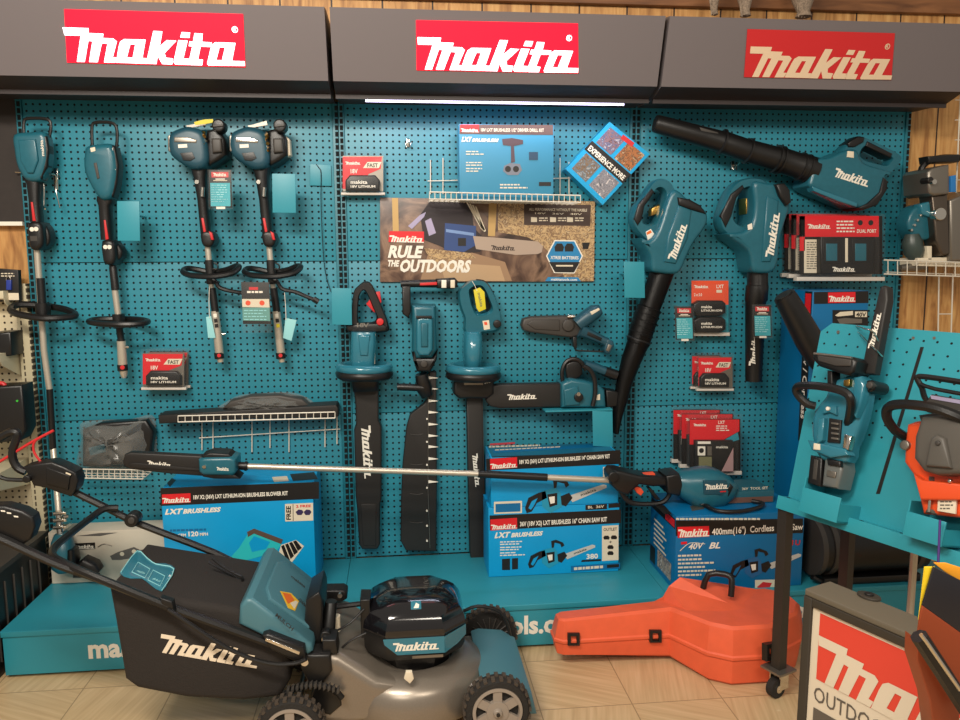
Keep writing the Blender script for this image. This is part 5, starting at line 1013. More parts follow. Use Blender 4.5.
g.poly(Plane((0, -.3806, 0), (1, 0, 0), (0, 0, 1)), [(2.585, .478), (2.915, .478), (2.915, .50), (2.585, .50)], 0, mat('box_brown', (112, 78, 66), .6), True); g.text('36V  TOOL SET', F, (742, 490), (768, 489), 2.5, .0004, CRM); g.build('front_print', o)
xa = PB(813, 292, .30).x; xb = PB(869, 291, .30).x; za = PB(840, 291, .30).z
t, F, T = printed_box('tall_carton', 'tall blue carton with red and black top standing behind the tilted saw rack', xa, xb, -.30, -.05, DT+.001, za, CARDD)
g = G(); g.poly(F, [(814, 292), (868.5, 291), (868.5, 303), (814, 304)], 0, CBLK); g.poly(F, [(828, 292.5), (855.5, 292), (855.5, 302.5), (828, 303)], .0006, LREDB); g.logo(F, (828.6, 301.8), (855.2, 301.5), .0012, WHT, 5.6)
g.poly(F, [(832.5, 310), (868, 310), (868, 326), (832.5, 325)], .0006, CBLK); g.poly(F, [(855, 311.5), (867, 311.5), (867, 317), (855, 317)], .0012, CRM); g.text('40V', F, (856, 316.6), (866, 316.6), 4, .0016, CBLK, .03); g.poly(F, [(835, 315.5), (840, 312), (853, 311), (853, 315), (838, 316.5)], .0012, CRM); g.poly(F, [(837, 319), (845, 318), (862, 319), (862, 323), (840, 324)], .0012, STEEL)
g.poly(F, [(814, 304), (822, 304), (822, 307), (814, 307)], 0, LREDB) if 0 else None
g.build('front_print', t)
g = G(); SL = Plane((xa-.0006, 0, 0), (0, -1, 0), (0, 0, 1)); g.poly(SL, [(.24, za-.62), (.295, za-.62), (.295, za-.002), (.24, za-.002)], 0, CBLK, True); g.poly(SL, [(.245, za-.14), (.29, za-.14), (.29, za-.01), (.245, za-.01)], .0006, LREDB, True)
vs, fs = text_tris('Saw / Cordless', .02); g.add([SL.g(.255+y*.045, za-.22-x*.05, .0008) for x, y in vs], fs, WHT, False); g.build('side_print', t)

# black sleeve behind the rack
t = thing('blower_nozzle', 'loose black nozzle tube leaning behind the saw on the tilted rack', 'blower tube', PB(800, 320, .45))
g = G(); g.loft(WALL, [(784, 295.5, 10.2, .48, None), (787, 300, 10.8, .48, None), (797, 318, 12, .48, None), (809, 340, 13, .48, None), (819, 357, 12.5, .48, None), (826, 370, 9, .48, None)], BLK, N_=20); g.loft(WALL, [(783.3, 294.6, 8.6, .48, None), (784.4, 296.4, 8.7, .48, None)], CBLK, N_=16); g.build('tube', t)
# white wire shelf and metal cutting saws
t = thing('white_wire_shelf', 'white wire shelf on tall wires at the right edge, carrying a cutting saw', 'wire shelf', PB(930, 275, .1))
g = G()
for dv in (0, 14): g.ptube(WALL, [(884, 260+dv, .22), (1010, 264+dv, .22)], .22, .003, WIRE, 1)
for k in range(13): g.ptube(WALL, [(888+k*9.6, 260.3+k*.3, .22), (888+k*9.6, 274.3+k*.3, .22), (888+k*9.2, 262+k*.3, .04)], .2, .002, WIRE, 1, N_=6)
for q in (.04, .10, .16): g.ptube(WALL, [(886, 272, q), (1010, 276, q)], q, .002, WIRE, 1, N_=6)
g.build('shelf_wires', t)
g = G()
for u0, u1 in ((939, 937), (953, 949)): g.ptube(WALL, [(u0, 274), (u1, 400)], .12, .003, WIRE, 1)
for v in (314, 350): g.ptube(WALL, [(938, v), (951, v)], .12, .0024, WIRE, 1)
for u0, u1 in ((958, 953), (968, 963)): g.ptube(WALL, [(u0+4, 60), (u1, 262)], .12, .003, WIRE, 1)
for k in range(8): g.ptube(WALL, [(955, 100+k*20), (966, 100+k*20)], .12, .002, WIRE, 1)
g.build('upright_wires', t)
t = thing('cutting_saw', 'silver and teal metal cutting saw on the white wire shelf at right edge', 'circular saw', PB(935, 262, .15))
TP = Plane((0, -.24, 0), (1, 0, 0), (0, 0, 1))
g = G(); g.slab(WALL, [(928, 172), (932, 168), (950, 164), (950, 194), (934, 196), (929, 193)], .08, .24, STEEL, .012); g.slab(WALL, [(932, 196), (948, 194), (950, 254), (942, 256), (936, 240)], .14, .22, mat('worn_steel', (110, 100, 90), .35, metal=.9), .008); g.slab(WALL, [(950, 200), (975, 190), (985, 260), (950, 262)], .06, .22, STEEL, .012); g.build('blade_guard', t)
g = G(); g.disc(WALL, 925, 222, 17, .10, .18, TOOL, bev=.012); g.slab(WALL, [(920, 204), (935, 200), (938, 220), (922, 214)], .16, .20, TOOLB, .01); g.disc(WALL, 941, 214, 6, .2, .235, CHR, bev=.004)
for k in range(5): g.disc(WALL, 912+k*3, 230-k*5, 1.2, .17, .19, CHR, 8)
g.build('motor_housing', t)
g = G(); g.loft(WALL, [(912, 234, 6, .16, None), (912, 242, 9, .16, None), (914, 252, 9, .16, None), (916, 258, 6, .16, None)], mat('grey_green_case', (62, 74, 70), .35)); g.build('rear_case', t); g = G(); g.disc(WALL, 931, 180, 3, .20, .25, CBLK, bev=.003); g.cyl(PB(933, 182, .25), (0, -1, 0), .01, .02, CHR); g.build('guard_knob', t)
g = G(); g.ptube(WALL, [(922, 186), (921, 172), (924, 165), (932, 160), (945, 157.5), (965, 158)], .16, .013, BLK, 4); g.slab(WALL, [(928, 156), (960, 154), (960, 162), (929, 163)], .13, .19, BLK, .008); g.build('handle', t)
g = G(); g.slab(WALL, [(918, 258), (985, 256), (990, 268), (918, 266)], .08, .20, CRM, .004); g.slab(WALL, [(927, 246), (932, 246), (932, 260), (928, 260)], .14, .2, CRM, .002); g.loft(WALL, [(900, 268, 3, .15, None), (915, 267, 4, .15, None), (925, 266, 3.4, .15, None)], STEEL); g.build('base_plate', t)
g = G(); g.slab(WALL, [(951, 176), (956, 175), (956, 192), (951, 192)], .23, .243, mat('sticker_blue', (40, 120, 190), .4), .001); g.build('sticker', t)

# ================================================================== POLE SAW
t = thing('pole_saw', 'long pole saw lying across the boxes, covered bar at left and teal motor at right', 'pole saw', PB(430, 500, .34))
g = G(); g.slab(WALL, [(122.5, 462), (124, 455), (130, 452.5), (200, 456), (206, 458), (206, 476.5), (170, 474), (130, 469.5), (124, 466.5)], .37, .40, SHB, .006); g.slab(WALL, [(128, 464), (135, 463), (200, 469), (200, 471), (134, 468)], .39, .404, SHB, .001); g.logo(WALL, (147, 466), (171, 468.3), .4008, WHT, 6); g.build('bar_cover', t)
g = G(); g.slab(WALL, [(198, 460), (204, 458), (230, 457.5), (235, 460), (236, 472), (233, 476), (203, 475.5), (198.5, 472)], .33, .43, TOOL, .012); g.disc(WALL, 204, 467, 1.8, .42, .434, CHR); g.logo(WALL, (216.5, 470.3), (229, 470.8), .4306, WHT, 3.5)
g.slab(WALL, [(201, 456), (210, 453), (228, 454), (232, 458), (204, 460)], .34, .42, BLK, .006); g.slab(WALL, [(199, 472), (234, 475), (240, 479), (214, 479), (203, 477)], .34, .42, BLK, .004); g.build('saw_head', t)
g = G(); g.loft(WALL, [(233, 465.5, 4, .37, None), (248, 466.2, 4.2, .37, None)], BLK); g.loft(WALL, [(245, 466, 5, .37, None), (247, 466.1, 5, .37, None)], BLK); g.build('collar', t)
g = G(); g.loft(WALL, [(246, 466.2, 3, .37, None), (480, 473.8, 3, .36, None)], MET); g.build('shaft', t); g = G(); g.loft(WALL, [(545, 477.3, 3, .355, None), (612, 480.5, 3, .35, None)], MET); g.build('shaft', t)
g = G(); g.loft(WALL, [(478, 473.8, 3.8, .36, None), (547, 477.4, 3.8, .355, None)], BLK); g.build('sleeve', t)
g = G(); g.slab(WALL, [(609.5, 475), (613, 471), (620, 471), (640, 476), (668, 477.5), (668, 487), (652, 487), (640, 485), (632, 492), (628, 496), (618, 492), (611, 485)], .30, .39, BLK, .012); g.disc(WALL, 614, 477.5, 5.5, .33, .40, BLK, bev=.004)
g.ptube(WALL, [(620, 490), (628, 501), (640, 504), (660, 503), (668, 497), (671, 487)], .345, .010, BLK, 4); g.slab(WALL, [(666, 476), (680, 474), (684, 486), (680, 497), (668, 494)], .30, .40, BLK, .01); g.build('rear_handle', t)
g = G(); g.slab(WALL, [(640, 475), (655, 473.5), (656, 476.5), (641, 479)], .335, .365, PINK, .003); g.slab(WALL, [(633, 486), (641, 488), (644, 492), (641, 496), (637, 493)], .335, .365, PINK, .003); g.slab(WALL, [(648, 488), (651, 488), (661, 500), (656, 500)], .335, .365, BLK, .002); lab(g.build('trigger', t), 'orange red triggers')
g = G(); g.loft(WALL, [(674, 481, 8, .35, .04), (682, 483, 13, .35, .06), (695, 486, 19, .35, .075), (707, 487.5, 20.5, .35, .08), (718, 487, 18, .35, .075), (727, 485, 13, .35, .06), (732, 482, 8, .35, .04)], TOOL, 2.6, N_=24)
MP = Plane((0, -.431, 0), (1, 0, 0), (0, 0, 1)); g.slab(MP, [(704, 481), (727, 481), (727, 489), (722, 495), (704, 494)], -.01, .001, TOOL if 0 else TOOLD, .001); g.logo(MP, (705, 489.8), (728, 488.6), .0016, WHT, 5.5); g.poly(MP, [(720, 491), (726, 490.7), (726, 492), (720, 492.3)], .0016, LRED)
g.build('motor_housing', t)
g = G(); g.slab(WALL, [(722, 494), (731, 484), (734, 487), (728, 500), (706, 508), (700, 505)], .30, .42, BLK, .008); g.tube([onz0(u, v, .486) for u, v in ((702, 503), (716, 510.5), (738, 511.5), (757, 508), (763, 503.5), (752, 501))], .008, BLK, 4); g.build('base_guard', t)

# ================================================================== ORANGE CASE
t = thing('chainsaw_case', 'bright orange moulded chainsaw case lying on the floor under the cartons', 'tool case', (2.5, -.74, 0))
def case_ring(z, inset_):
    base = [(1.975, -.68), (2.0, -.70), (2.385, -.70), (2.47, -.84), (2.54, -.885), (2.68, -.885), (2.82, -.80), (2.875, -.72), (2.875, -.62), (2.80, -.565), (2.42, -.565), (2.36, -.575), (2.0, -.60), (1.975, -.62)]
    return [V((p[0], p[1], z)) for p in inset([tuple(b) for b in base], inset_)]
def zz2(x, zl, zb): # bar part is lower than the body
    k = min(1, max(0, (x-2.34)/.08)); return zl*(1-k)+zb*k
def ring2(i, zl, zb): return [V((p.x, p.y, zz2(p.x, zl, zb))) for p in case_ring(0, i)]
g = G(); g.rings([ring2(.022, .045, .0), ring2(.008, .050, .012), ring2(0, .085, .08), ring2(-.0, .093, .095)], SORG if 0 else ORG, True); g.build('lower_shell', t, 30)
g = G(); g.rings([ring2(-.003, .095, .097), ring2(-.006, .099, .101), ring2(-.006, .107, .110), ring2(-.001, .111, .115), ring2(.004, .14, .165), ring2(.012, .172, .20), ring2(.022, .178, .21)], ORG, True)
LB_ = [(2.385,-.70),(2.47,-.84),(2.54,-.885),(2.68,-.885),(2.82,-.80),(2.875,-.72),(2.875,-.62),(2.80,-.565),(2.42,-.565),(2.36,-.575)]
LT_ = [(2.435,-.70,.205),(2.50,-.80,.192),(2.55,-.85,.18),(2.67,-.85,.18),(2.80,-.78,.172),(2.845,-.71,.166),(2.845,-.63,.17),(2.78,-.585,.205),(2.465,-.58,.268),(2.42,-.59,.24)]
b0 = len(g.v); n_ = 10; g.add([V((x, y, .114)) for x, y in LB_]+[V(p) for p in LT_]+[V((2.60, -.70, .215))], [(i_, (i_+1) % n_, n_+(i_+1) % n_, n_+i_) for i_ in range(n_)]+[(n_+i_, n_+(i_+1) % n_, 2*n_) for i_ in range(n_)], ORG)
g.build('lid', t, 25)
for (u, v) in ((574, 640), (656, 637)):
    L = Plane((0, -.70, 0), (1, 0, 0), (0, 0, 1)); g = G(); g.frame(L, [(u-6, v-6), (u+6, v-6), (u+6, v+6), (u-6, v+6)], [(u-3, v-3.5), (u+3, v-3.5), (u+3, v+4), (u-3, v+4)], .0, .014, BLK, .002, 1); lab(g.build('latch', t), 'small black latch')
g = G(); cpl = Plane((2.76, -.845, 0), (.85, .5, 0), (0, 0, 1)); g.frame(cpl, [(767, 645), (779, 643), (779, 660), (767, 662)], [(770, 649), (776, 648), (776, 656), (770, 657)], -.005, .016, BLK, .002, 1); lab(g.build('latch', t), 'small black latch')
g = G(); c = V((2.60, -.66, .255)); g.tube([c+V((-.065, .03, -.01)), c+V((-.05, .02, .045)), c+V((.0, -.0, .052)), c+V((.02, -.02, .04)), c+V((.015, -.03, -.02))], .011, BLK, 2); lab(g.build('handle', t), 'black carry handle')

# ================================================================== TILTED SAW RACK
BLs = V((2.69, -.92, .662)); e1 = V((.40, -.917, 0)).normalized(); e2 = V((.2, .087, .976)).normalized()
SP = Plane(BLs, e1, e2); UPR = V((0, 0, 1))
t = thing('saw_rack', 'tilted teal pegboard rack on a castered frame holding two chainsaws', 'display rack', (2.74, -1.2, 0))
RPEG = peg_mat('rack_pegboard', (48, 152, 168), px=.036, pz=.036, rx=.0034, ux='Y')
RT_ = mat('rack_teal', (48, 152, 168), .35, noise=.04, nscale=4)
def hgt(u, v): return SP.loc(SP.at(u, v))
a0, b0 = hgt(815, 322); W_R = .80
g = G(); H_ = hgt(818, 322)[1]; mid = H_*.42
g.prism(SP, [(0.0, .012), (W_R, .012), (W_R, mid), (0.0, mid)], -.018, 0, RT_); g.prism(SP, [(0.0, mid), (W_R, mid), (W_R, H_), (.035, H_), (.0, H_-.03)], -.018, 0, RPEG)
gs = [hgt(920.5, 347), hgt(924, 347), hgt(880, 494), hgt(876, 494)]; g.poly(SP, gs, .0008, CBLK, True)
for u, v in ((838, 332), (913, 338), (934, 338)): g.disc(SP, u, v, 1.6, -.001, .001, STEEL, 10)
g.build('pegboard_panel', t)
g = G(); g.prism(SP, [(-.002, 0), (W_R, 0), (W_R, .012), (-.002, .012)], -.02, .045, RT_, .002); g.prism(SP, [(-.002, -.028), (W_R, -.028), (W_R, .014), (-.002, .014)], .043, .049, RT_, .001)
for a in (.02, .16, .3): g.disc(Plane(SP.g(0, 0, .1195), SP.ex, SP.ey), *(0, 0), 0, 0, 0, RT_) if 0 else None
LPp = Plane(SP.g(0, .0125, 0), SP.ex, -SP.n)
for a, b in ((.02, .025), (.15, .025), (.28, .03), (.4, .025)):
    g.prism(LPp, [(a+.006*cos(2*pi*k/10), -b+.006*sin(2*pi*k/10)) for k in range(10)], 0, .001, CBLK)
g.build('bottom_ledge', t)
def tray2(u0, v0, u1, v1, label):
    A = SP.loc(SP.at(u0, v0, .105)); B = SP.loc(SP.at(u1, v1, .105)); x0, x1 = sorted((A[0], B[0])); y0, y1 = sorted((A[1], B[1])); g = G()
    g.prism(SP, [(x0, y0), (x1, y0), (x1, y1), (x0, y1)], .100, .105, RT_, .001); g.prism(SP, [(x0, y0), (x1, y0), (x1, y0+.005), (x0, y0+.005)], 0, .100, RT_)
    g.prism(SP, [(x0, y0), (x0+.004, y0), (x0+.004, y1+.03), (x0, y1+.03)], .0, .101, RT_); g.prism(SP, [(x1-.004, y0), (x1, y0), (x1, y1-.02), (x1-.004, y1-.02)], .0, .101, RT_)
    return lab(g.build('saw_tray', t), label), (x0, x1, y0, y1)
T1 = tray2(803, 487, 836, 523, 'folded teal tray under the teal saw')
T2 = tray2(907, 511, 941, 547, 'folded teal tray under the orange saw')
# frame and casters
FRM = mat('frame_black', (48, 42, 36), .45)
fl_ = SP.g(.035, -.03, .06); fl_ = V((2.672, -.945, 0))
def leg(p, w_, m_, ztop, name='leg', caster=True):
    g = G(); ex = e1*w_; n_ = V((-.917, -.40, 0)).normalized()*w_
    o = V((p.x, p.y, .10 if caster else 0))-ex/2-n_/2; g.obox(o, ex, n_, V((0, 0, ztop-o.z)), m_); lg = g.build(name, t)
    if caster:
        g = G(); g.obox(V((p.x, p.y, .093))-e1*.04-n_.normalized()*.04, e1*.08, n_.normalized()*.08, V((0, 0, .007)), STEEL)
        g.cyl((p.x, p.y, .085), (0, 0, 1), .018, .016, STEEL); g.obox(V((p.x, p.y, .03))-e1*.022-n_.normalized()*.025, e1*.004, n_.normalized()*.04, V((0, 0, .055)), CHR); g.obox(V((p.x, p.y, .03))+e1*.018-n_.normalized()*.025, e1*.004, n_.normalized()*.04, V((0, 0, .055)), CHR)
        g.cyl((p.x-.01, p.y-.006, .034), e1, .033, .026, RUB, 24); g.cyl((p.x-.01, p.y-.006, .034), e1, .014, .034, CHR, 16); g.build('caster', lg)
leg(fl_, .034, FRM, .652)
leg(V((2.98, -.80, 0)), .034, FRM, .67)
g_ = V((2.672, -.945, 0))+e1*.64; leg(g_, .034, FRM, .652); leg(V((3.26, -1.37, 0)), .034, FRM, .67)
g = G(); 
for p, q in ((V((2.672, -.945, .655)), V((2.98, -.80, .655))), (V((2.672, -.945, .655)), g_+V((0, 0, .655))), (V((2.98, -.80, .655)), V((3.26, -1.37, .655)))):
    g.tube([p, q], .014, FRM, 1, N_=4)
g.build('top_frame', t)
g = G(); p = WALL.at(910, 612, .95); p2 = WALL.at(912, 545, .95); g.tube([V((p.x, p.y, .10)), V((p.x, p.y, .66))], .012, MET, 1, N_=8); lab(g.build('brace_post', t), 'pale metal post')
g = G(); g.tube([SP.at(856, 371-45, .0), SP.at(865, 329, .11), SP.at(874, 333, .11), SP.at(884, 357, .02), SP.at(876, 350, .1), SP.at(858, 332, .0)], .0025, CHR, 3); lab(g.build('wire_loop', t), 'chrome wire loop around the bar')

# ---- teal chainsaw on the rack
t = thing('chainsaw', 'teal battery chainsaw standing bar up on the tilted rack', 'chainsaw', SP.at(825, 486, .07))
g = G(); g.slab(SP, [(878.5, 291), (880.5, 286.5), (884, 285), (887, 287), (887.5, 300), (874, 374), (860, 374), (867, 340)], .05, .08, SHB, .006); g.logo(SP, (873.5, 349), (881.5, 313), .0808, WHT, 6); g.build('bar_cover', t)
g = G(); g.slab(SP, [(812.5, 352), (852, 356.5), (856, 361), (853, 372), (848, 375), (838, 373), (818, 366), (811.5, 359)], .06, .14, BLK, .010); g.slab(SP, [(817, 355), (851, 359.5), (850, 366), (835, 366), (818, 361)], .135, .146, DGR, .003)
g.ptube(SP, [(814, 353.5), (832, 355.5), (852, 358)], .142, .004, STEEL, 2); g.slab(SP, [(827, 370), (832, 371), (832, 387), (827, 388)], .08, .12, BLK, .003); g.build('hand_guard', t)
g = G(); g.ptube(SP, [(815, 406, .11), (806, 403, .13), (797, 393, .15), (798, 386.5, .16), (812, 385.5, .17), (832, 388, .17), (846, 393, .16), (851, 401, .15), (850, 414, .12), (848, 424, .09)], .1, .0125, BLK, 4); g.build('front_handle', t)
g = G(); g.slab(SP, [(824, 396), (830, 382), (846, 375), (856, 374), (864, 379), (866, 392), (862, 414), (856, 434), (850, 448), (846, 462), (820, 460), (812, 444), (810, 428), (813, 410)], .055, .10, TOOLB, .018, sm=2, seg=4)
g.slab(SP, [(853, 377), (860, 376), (864, 384), (862, 398), (855, 418), (850, 412), (852, 395)], .09, .12, TOOLB, .008); g.slab(SP, [(824, 406), (836, 406), (836, 415), (829, 412), (822, 414)], .095, .112, TOOLB, .003); g.slab(SP, [(818, 418), (824, 418), (822, 440), (816, 444)], .09, .12, TOOLB, .004)
g.slab(SP, [(807, 440), (824, 444), (845, 449), (848, 455), (830, 458), (811, 450)], .08, .115, TOOLB, .006); g.build('body', t)
g = G(); g.disc(SP, 869, 386, 6, .03, .10, BLK, bev=.006, n=12); g.disc(SP, 869, 385, 3.5, .09, .112, DGR, bev=.003, n=10); lab(g.build('chain_cover_knob', t), 'black bar nut knob')
g = G(); g.slab(SP, [(829, 418), (841, 420), (839, 443), (827, 442)], .095, .108, CBLK, .002); 
for k in range(4): g.slab(SP, [(831, 422+k*5), (838, 423+k*5), (838, 425+k*5), (831, 424+k*5)], .106, .114, STEEL, .0008)
g.build('motor_vent', t)
g = G(); g.disc(SP, 827.5, 408.5, 1.8, .11, .118, WHT, 10); lab(g.build('button', t), 'small white button'); g = G(); g.slab(SP, [(813.5, 443), (819.5, 444), (819.5, 450), (813, 449.5)], .11, .119, CRM, .002); lab(g.build('label_plate', t), 'cream square'); g = G(); g.slab(SP, [(844, 434), (851, 436), (848, 450), (842, 448)], .09, .112, CHR, .003); g.build('clip', t); g = G(); g.slab(SP, [(843.5, 380), (849.5, 379), (849, 386), (843, 386)], .09, .115, mat('brass', (190, 150, 80)), .002); lab(g.build('oil_window', t), 'small brass coloured window')
g = G(); g.slab(SP, [(810, 455), (822, 458), (820, 487), (807, 483)], .03, .098, BLK, .006); g.slab(SP, [(814, 459), (818, 460), (816, 480), (812, 479)], .096, .1, DGR, .002); g.build('rear_handle', t)
g = G(); g.slab(SP, [(824, 458), (841, 461), (842, 470), (837, 489), (821, 486)], .03, .095, mat('battery_silver', (120, 124, 122), .3, metal=.4), .010); g.slab(SP, [(826, 458), (840, 461), (840, 467), (827, 465)], .09, .105, BLK, .006); g.slab(SP, [(827, 470), (836, 472), (835, 478), (826, 476)], .093, .1, STEEL, .002); g.build('battery', t)

# ---- orange chainsaw on the rack
t = thing('chainsaw', 'orange and grey chainsaw on the right of the tilted rack, cut by the frame edge', 'chainsaw', SP.at(930, 512, .07))
g = G(); g.slab(SP, [(906, 424), (914, 421), (960, 414), (985, 440), (985, 520), (922, 514), (917, 492), (913, 476), (903, 462), (904, 440)], .01, .10, SORG, .014, sm=0); g.slab(SP, [(913, 474), (922, 480), (985, 486), (985, 500), (920, 500)], .095, .125, SORG, .006); g.disc(SP, 949, 481, 2, .12, .132, CHR, bev=.002); g.disc(SP, 904, 445, 5, .05, .11, STEEL, bev=.004)
g.build('body', t)
g = G(); g.slab(SP, [(920, 416), (940, 414), (985, 416), (990, 440), (985, 474), (935, 475), (922, 471), (912, 458), (913, 436)], .09, .16, mat('engine_cover_grey', (88, 84, 78), .45), .018, sm=0, seg=4)
g.slab(SP, [(930, 438), (936, 434), (944, 438), (950, 468), (924, 466)], .15, .175, mat('engine_cover_grey', (88, 84, 78)), .008); g.disc(SP, 937, 443, 2.6, .17, .18, DGR, bev=.002); g.slab(SP, [(918, 415), (985, 405), (985, 420), (921, 424)], .08, .14, DGR, .006); g.build('engine_cover', t)
g = G(); g.ptube(SP, [(905, 437, .08), (895, 430, .11), (887, 418, .14), (888, 408, .16), (897, 404.5, .17), (915, 405, .18), (935, 408, .18), (955, 415, .17), (975, 424, .14)], .1, .0135, BLK, 4); g.build('front_handle', t)
g = G(); g.ptube(SP, [(960, 407, .09), (932, 403, .10), (925, 398, .11), (922, 388, .12), (917, 378, .13), (922, 376.5, .13), (945, 379.5, .13), (985, 386, .13)], .12, .0075, BLK, 3); g.ptube(SP, [(921, 384, .13), (935, 389, .13), (985, 398, .13)], .13, .0055, BLK, 2); g.slab(SP, [(925, 402), (931, 394), (985, 404), (985, 418), (926, 412)], .06, .11, DGR, .005); g.slab(SP, [(930, 395), (960, 400), (960, 404), (931, 399)], .11, .113, mat('print_lilac', (170, 160, 190)), .001); g.build('hand_guard', t)
g = G(); g.slab(SP, [(926, 473), (938, 474), (936, 515), (924, 513)], .05, .10, mat('engine_cover_grey', (88, 84, 78)), .008); g.slab(SP, [(929, 490), (932, 490), (930, 512), (927, 512)], .098, .106, CHR, .001); g.build('rear_handle', t)
g = G(); g.slab(SP, [(938, 497), (956, 500), (955, 514), (937, 511)], .105, .112, CRM, .001); g.lines(SP, 940, 501, 953, 3, 3.4, 1.4, .1125, STEEL, .2); lab(g.build('warning_label', t), 'cream label')
o = G().tube([SP.at(940, 520, .13), SP.at(939, 545, .135), SP.at(938, 566, .14)], .003, mat('purple_cord', (70, 40, 120), .6), 3).build('cord'); tag(o, 'thin purple cord hanging from the tray of the orange saw', 'cord')

# ---- dark goods behind the rack
t = thing('generator', 'dark round bodied machine with silver rail in shadow behind the rack', 'machine', V((3.25, -.3, DT)))
g = G(); g.cyl((3.27, -.44, .315), (1, 0, 0), .112, .44, BLK, 28)
for x in (3.05, 3.10, 3.45): g.cyl((x, -.44, .315), (1, 0, 0), .118, .02, DGR, 28)
g.build('drum', t); g = G(); g.box(3.07, 3.47, -.52, -.36, DT+.001, .205, BLK, .004); g.build('foot', t)
g = G(); g.ptube(WALL, [(838, 588), (880, 590)], .50, .012, MET, 1); g.ptube(WALL, [(812, 577), (830, 586), (840, 588)], .50, .011, BLK, 2); g.ptube(WALL, [(878, 590), (890, 589), (898, 582), (896, 577)], .50, .014, BLK, 3); lab(g.build('rail', t), 'silver rail with black ends')

# ================================================================== PAVEMENT SIGN
def onz(u, v, z):
    r = _f + RT*((u-480)/FPX) - UP*((v-360)/FPX); return CAM+r*((z-CAM.z)/r.z)
tl = onz(811, 601, .80); ex_ = V((.40, -.917, 0)).normalized(); ey_ = V((.012, .005, 1)).normalized()
AP = Plane(tl, ex_, ey_)
ah = [AP.loc(AP.at(*p)) for p in ((811, 601), (925, 637))]; SWd = .62
DG2 = mat('sign_frame', (52, 46, 38), .5); SGR = mat('sign_cap', (98, 90, 76), .45)
t = thing('pavement_sign', 'freestanding black framed sign with red print, OUTDOOR POWER, bottom right', 'pavement sign', (tl.x+.1, tl.y-.2, 0))
Hs = tl.z/ey_.z-.03
g = G()
for q in ([(-.012, -Hs), (.006, -Hs), (.006, .008), (-.012, .008)], [(SWd-.006, -Hs), (SWd+.012, -Hs), (SWd+.012, .008), (SWd-.006, .008)], [(.006, -.008), (SWd-.006, -.008), (SWd-.006, .008), (.006, .008)], [(.006, -Hs), (SWd-.006, -Hs), (SWd-.006, -Hs+.016), (.006, -Hs+.016)]): g.prism(AP, q, -.03, .006, DG2, .002)
g.build('frame', t)
g = G(); g.prism(AP, [(-.012, .008), (SWd+.012, .008), (SWd+.012, .02), (-.012, .02)], -.07, .004, SGR, .003)
CPn = Plane(AP.g(0, .0205, 0), AP.ex, -AP.n)
a_, b_ = CPn.loc(CPn.at(869, 597)); g.prism(CPn, [(a_+.022*cos(2*pi*k/16), b_+.016*sin(2*pi*k/16)) for k in range(16)], 0, .004, DG2, .001); g.prism(CPn, [(a_+.008*cos(2*pi*k/10), b_+.008*sin(2*pi*k/10)) for k in range(10)], .003, .008, CBLK, .001); g.build('top_cap', t)
g = G(); WSH = mat('sign_white', (214, 200, 178), .5); SR = mat('sign_red', (214, 66, 50), .45)
g.prism(AP, [(.006, -Hs+.016), (SWd-.006, -Hs+.016), (SWd-.006, -.008), (.006, -.008)], -.02, 0, WSH)
g.poly(AP, [(820.5, 613), (960, 658), (960, 760), (817.5, 712-30)], .0008, SR) if 0 else None
l0 = AP.loc(AP.at(820.5, 613)); l1 = AP.loc(AP.at(817, 679)); hh = l0[1]-l1[1]
LW = hh/262*912
g.poly(AP, [(l0[0], l1[1]), (l0[0]+min(LW, SWd-.05), l1[1]), (l0[0]+min(LW, SWd-.05), l0[1]), (l0[0], l0[1])], .0008, SR, True)
LWx = min(LW, SWd-.05)*.94
for vs, fs in LOGO: g.add([AP.g(l0[0]+x*LWx, l1[1]+y*LWx*hh/.29/LWx, .0016) for x, y in vs], fs, WSH, False)
vs, fs = text_tris('OUTDOOR POWER', .005); xm = max(x for x, y in vs); sx = LWx/xm*.66
g.add([AP.g(l0[0]-.004+x*sx, l1[1]-.044+y*.043, .001) for x, y in vs], fs, mat('sign_grey', (92, 84, 76), .5), False)
g.poly(AP, [(l0[0]-.002, l1[1]-.13), (l0[0]+LWx, l1[1]-.13), (l0[0]+LWx, l1[1]-.058), (l0[0]-.002, l1[1]-.058)], .0008, mat('sign_grey', (92, 84, 76)), True)
vs, fs = text_tris('AUTHORIZED', .03); xm = max(x for x, y in vs); g.add([AP.g(l0[0]+.03+x*(LWx-.06)/xm, l1[1]-.12+y*.07, .0016) for x, y in vs], fs, WSH, False)
g.build('sign_face', t)
g = G(); b_ = AP.g(0, 0, -.09)
for a in (.0, SWd): 
    p = AP.g(a, .0, -.09); g.tube([p, V((p.x+.26, p.y+.11, .012))], .012, DG2, 1, N_=4)
g.build('rear_legs', t)

# display panel at the far right corner, black above and red-brown below
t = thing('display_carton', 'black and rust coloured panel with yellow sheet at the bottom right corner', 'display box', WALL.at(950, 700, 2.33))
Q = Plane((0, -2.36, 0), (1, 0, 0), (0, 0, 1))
g = G(); g.slab(Q, [(934, 567), (960, 580), (1010, 605), (1010, 668), (923, 606)], -.003, 0, mat('panel_black', (34, 34, 40), .25), .001); g.slab(Q, [(923, 606), (1010, 668), (1010, 740), (960, 700), (918, 634), (921, 613)], -.003, 0, mat('panel_red_brown', (140, 62, 34), .35), .001); g.build('panel', t)
g = G(); g.slab(Q, [(925, 567), (935, 567), (921, 613), (919, 620)], -.007, -.005, mat('sheet_yellow', (240, 205, 40), .5), .001); g.slab(Q, [(934, 563), (946, 563), (975, 572), (975, 590), (945, 572)], -.007, -.005, mat('sheet_amber', (236, 160, 40), .5), .001); lab(g.build('paper_sheet', t), 'bright yellow sheet')
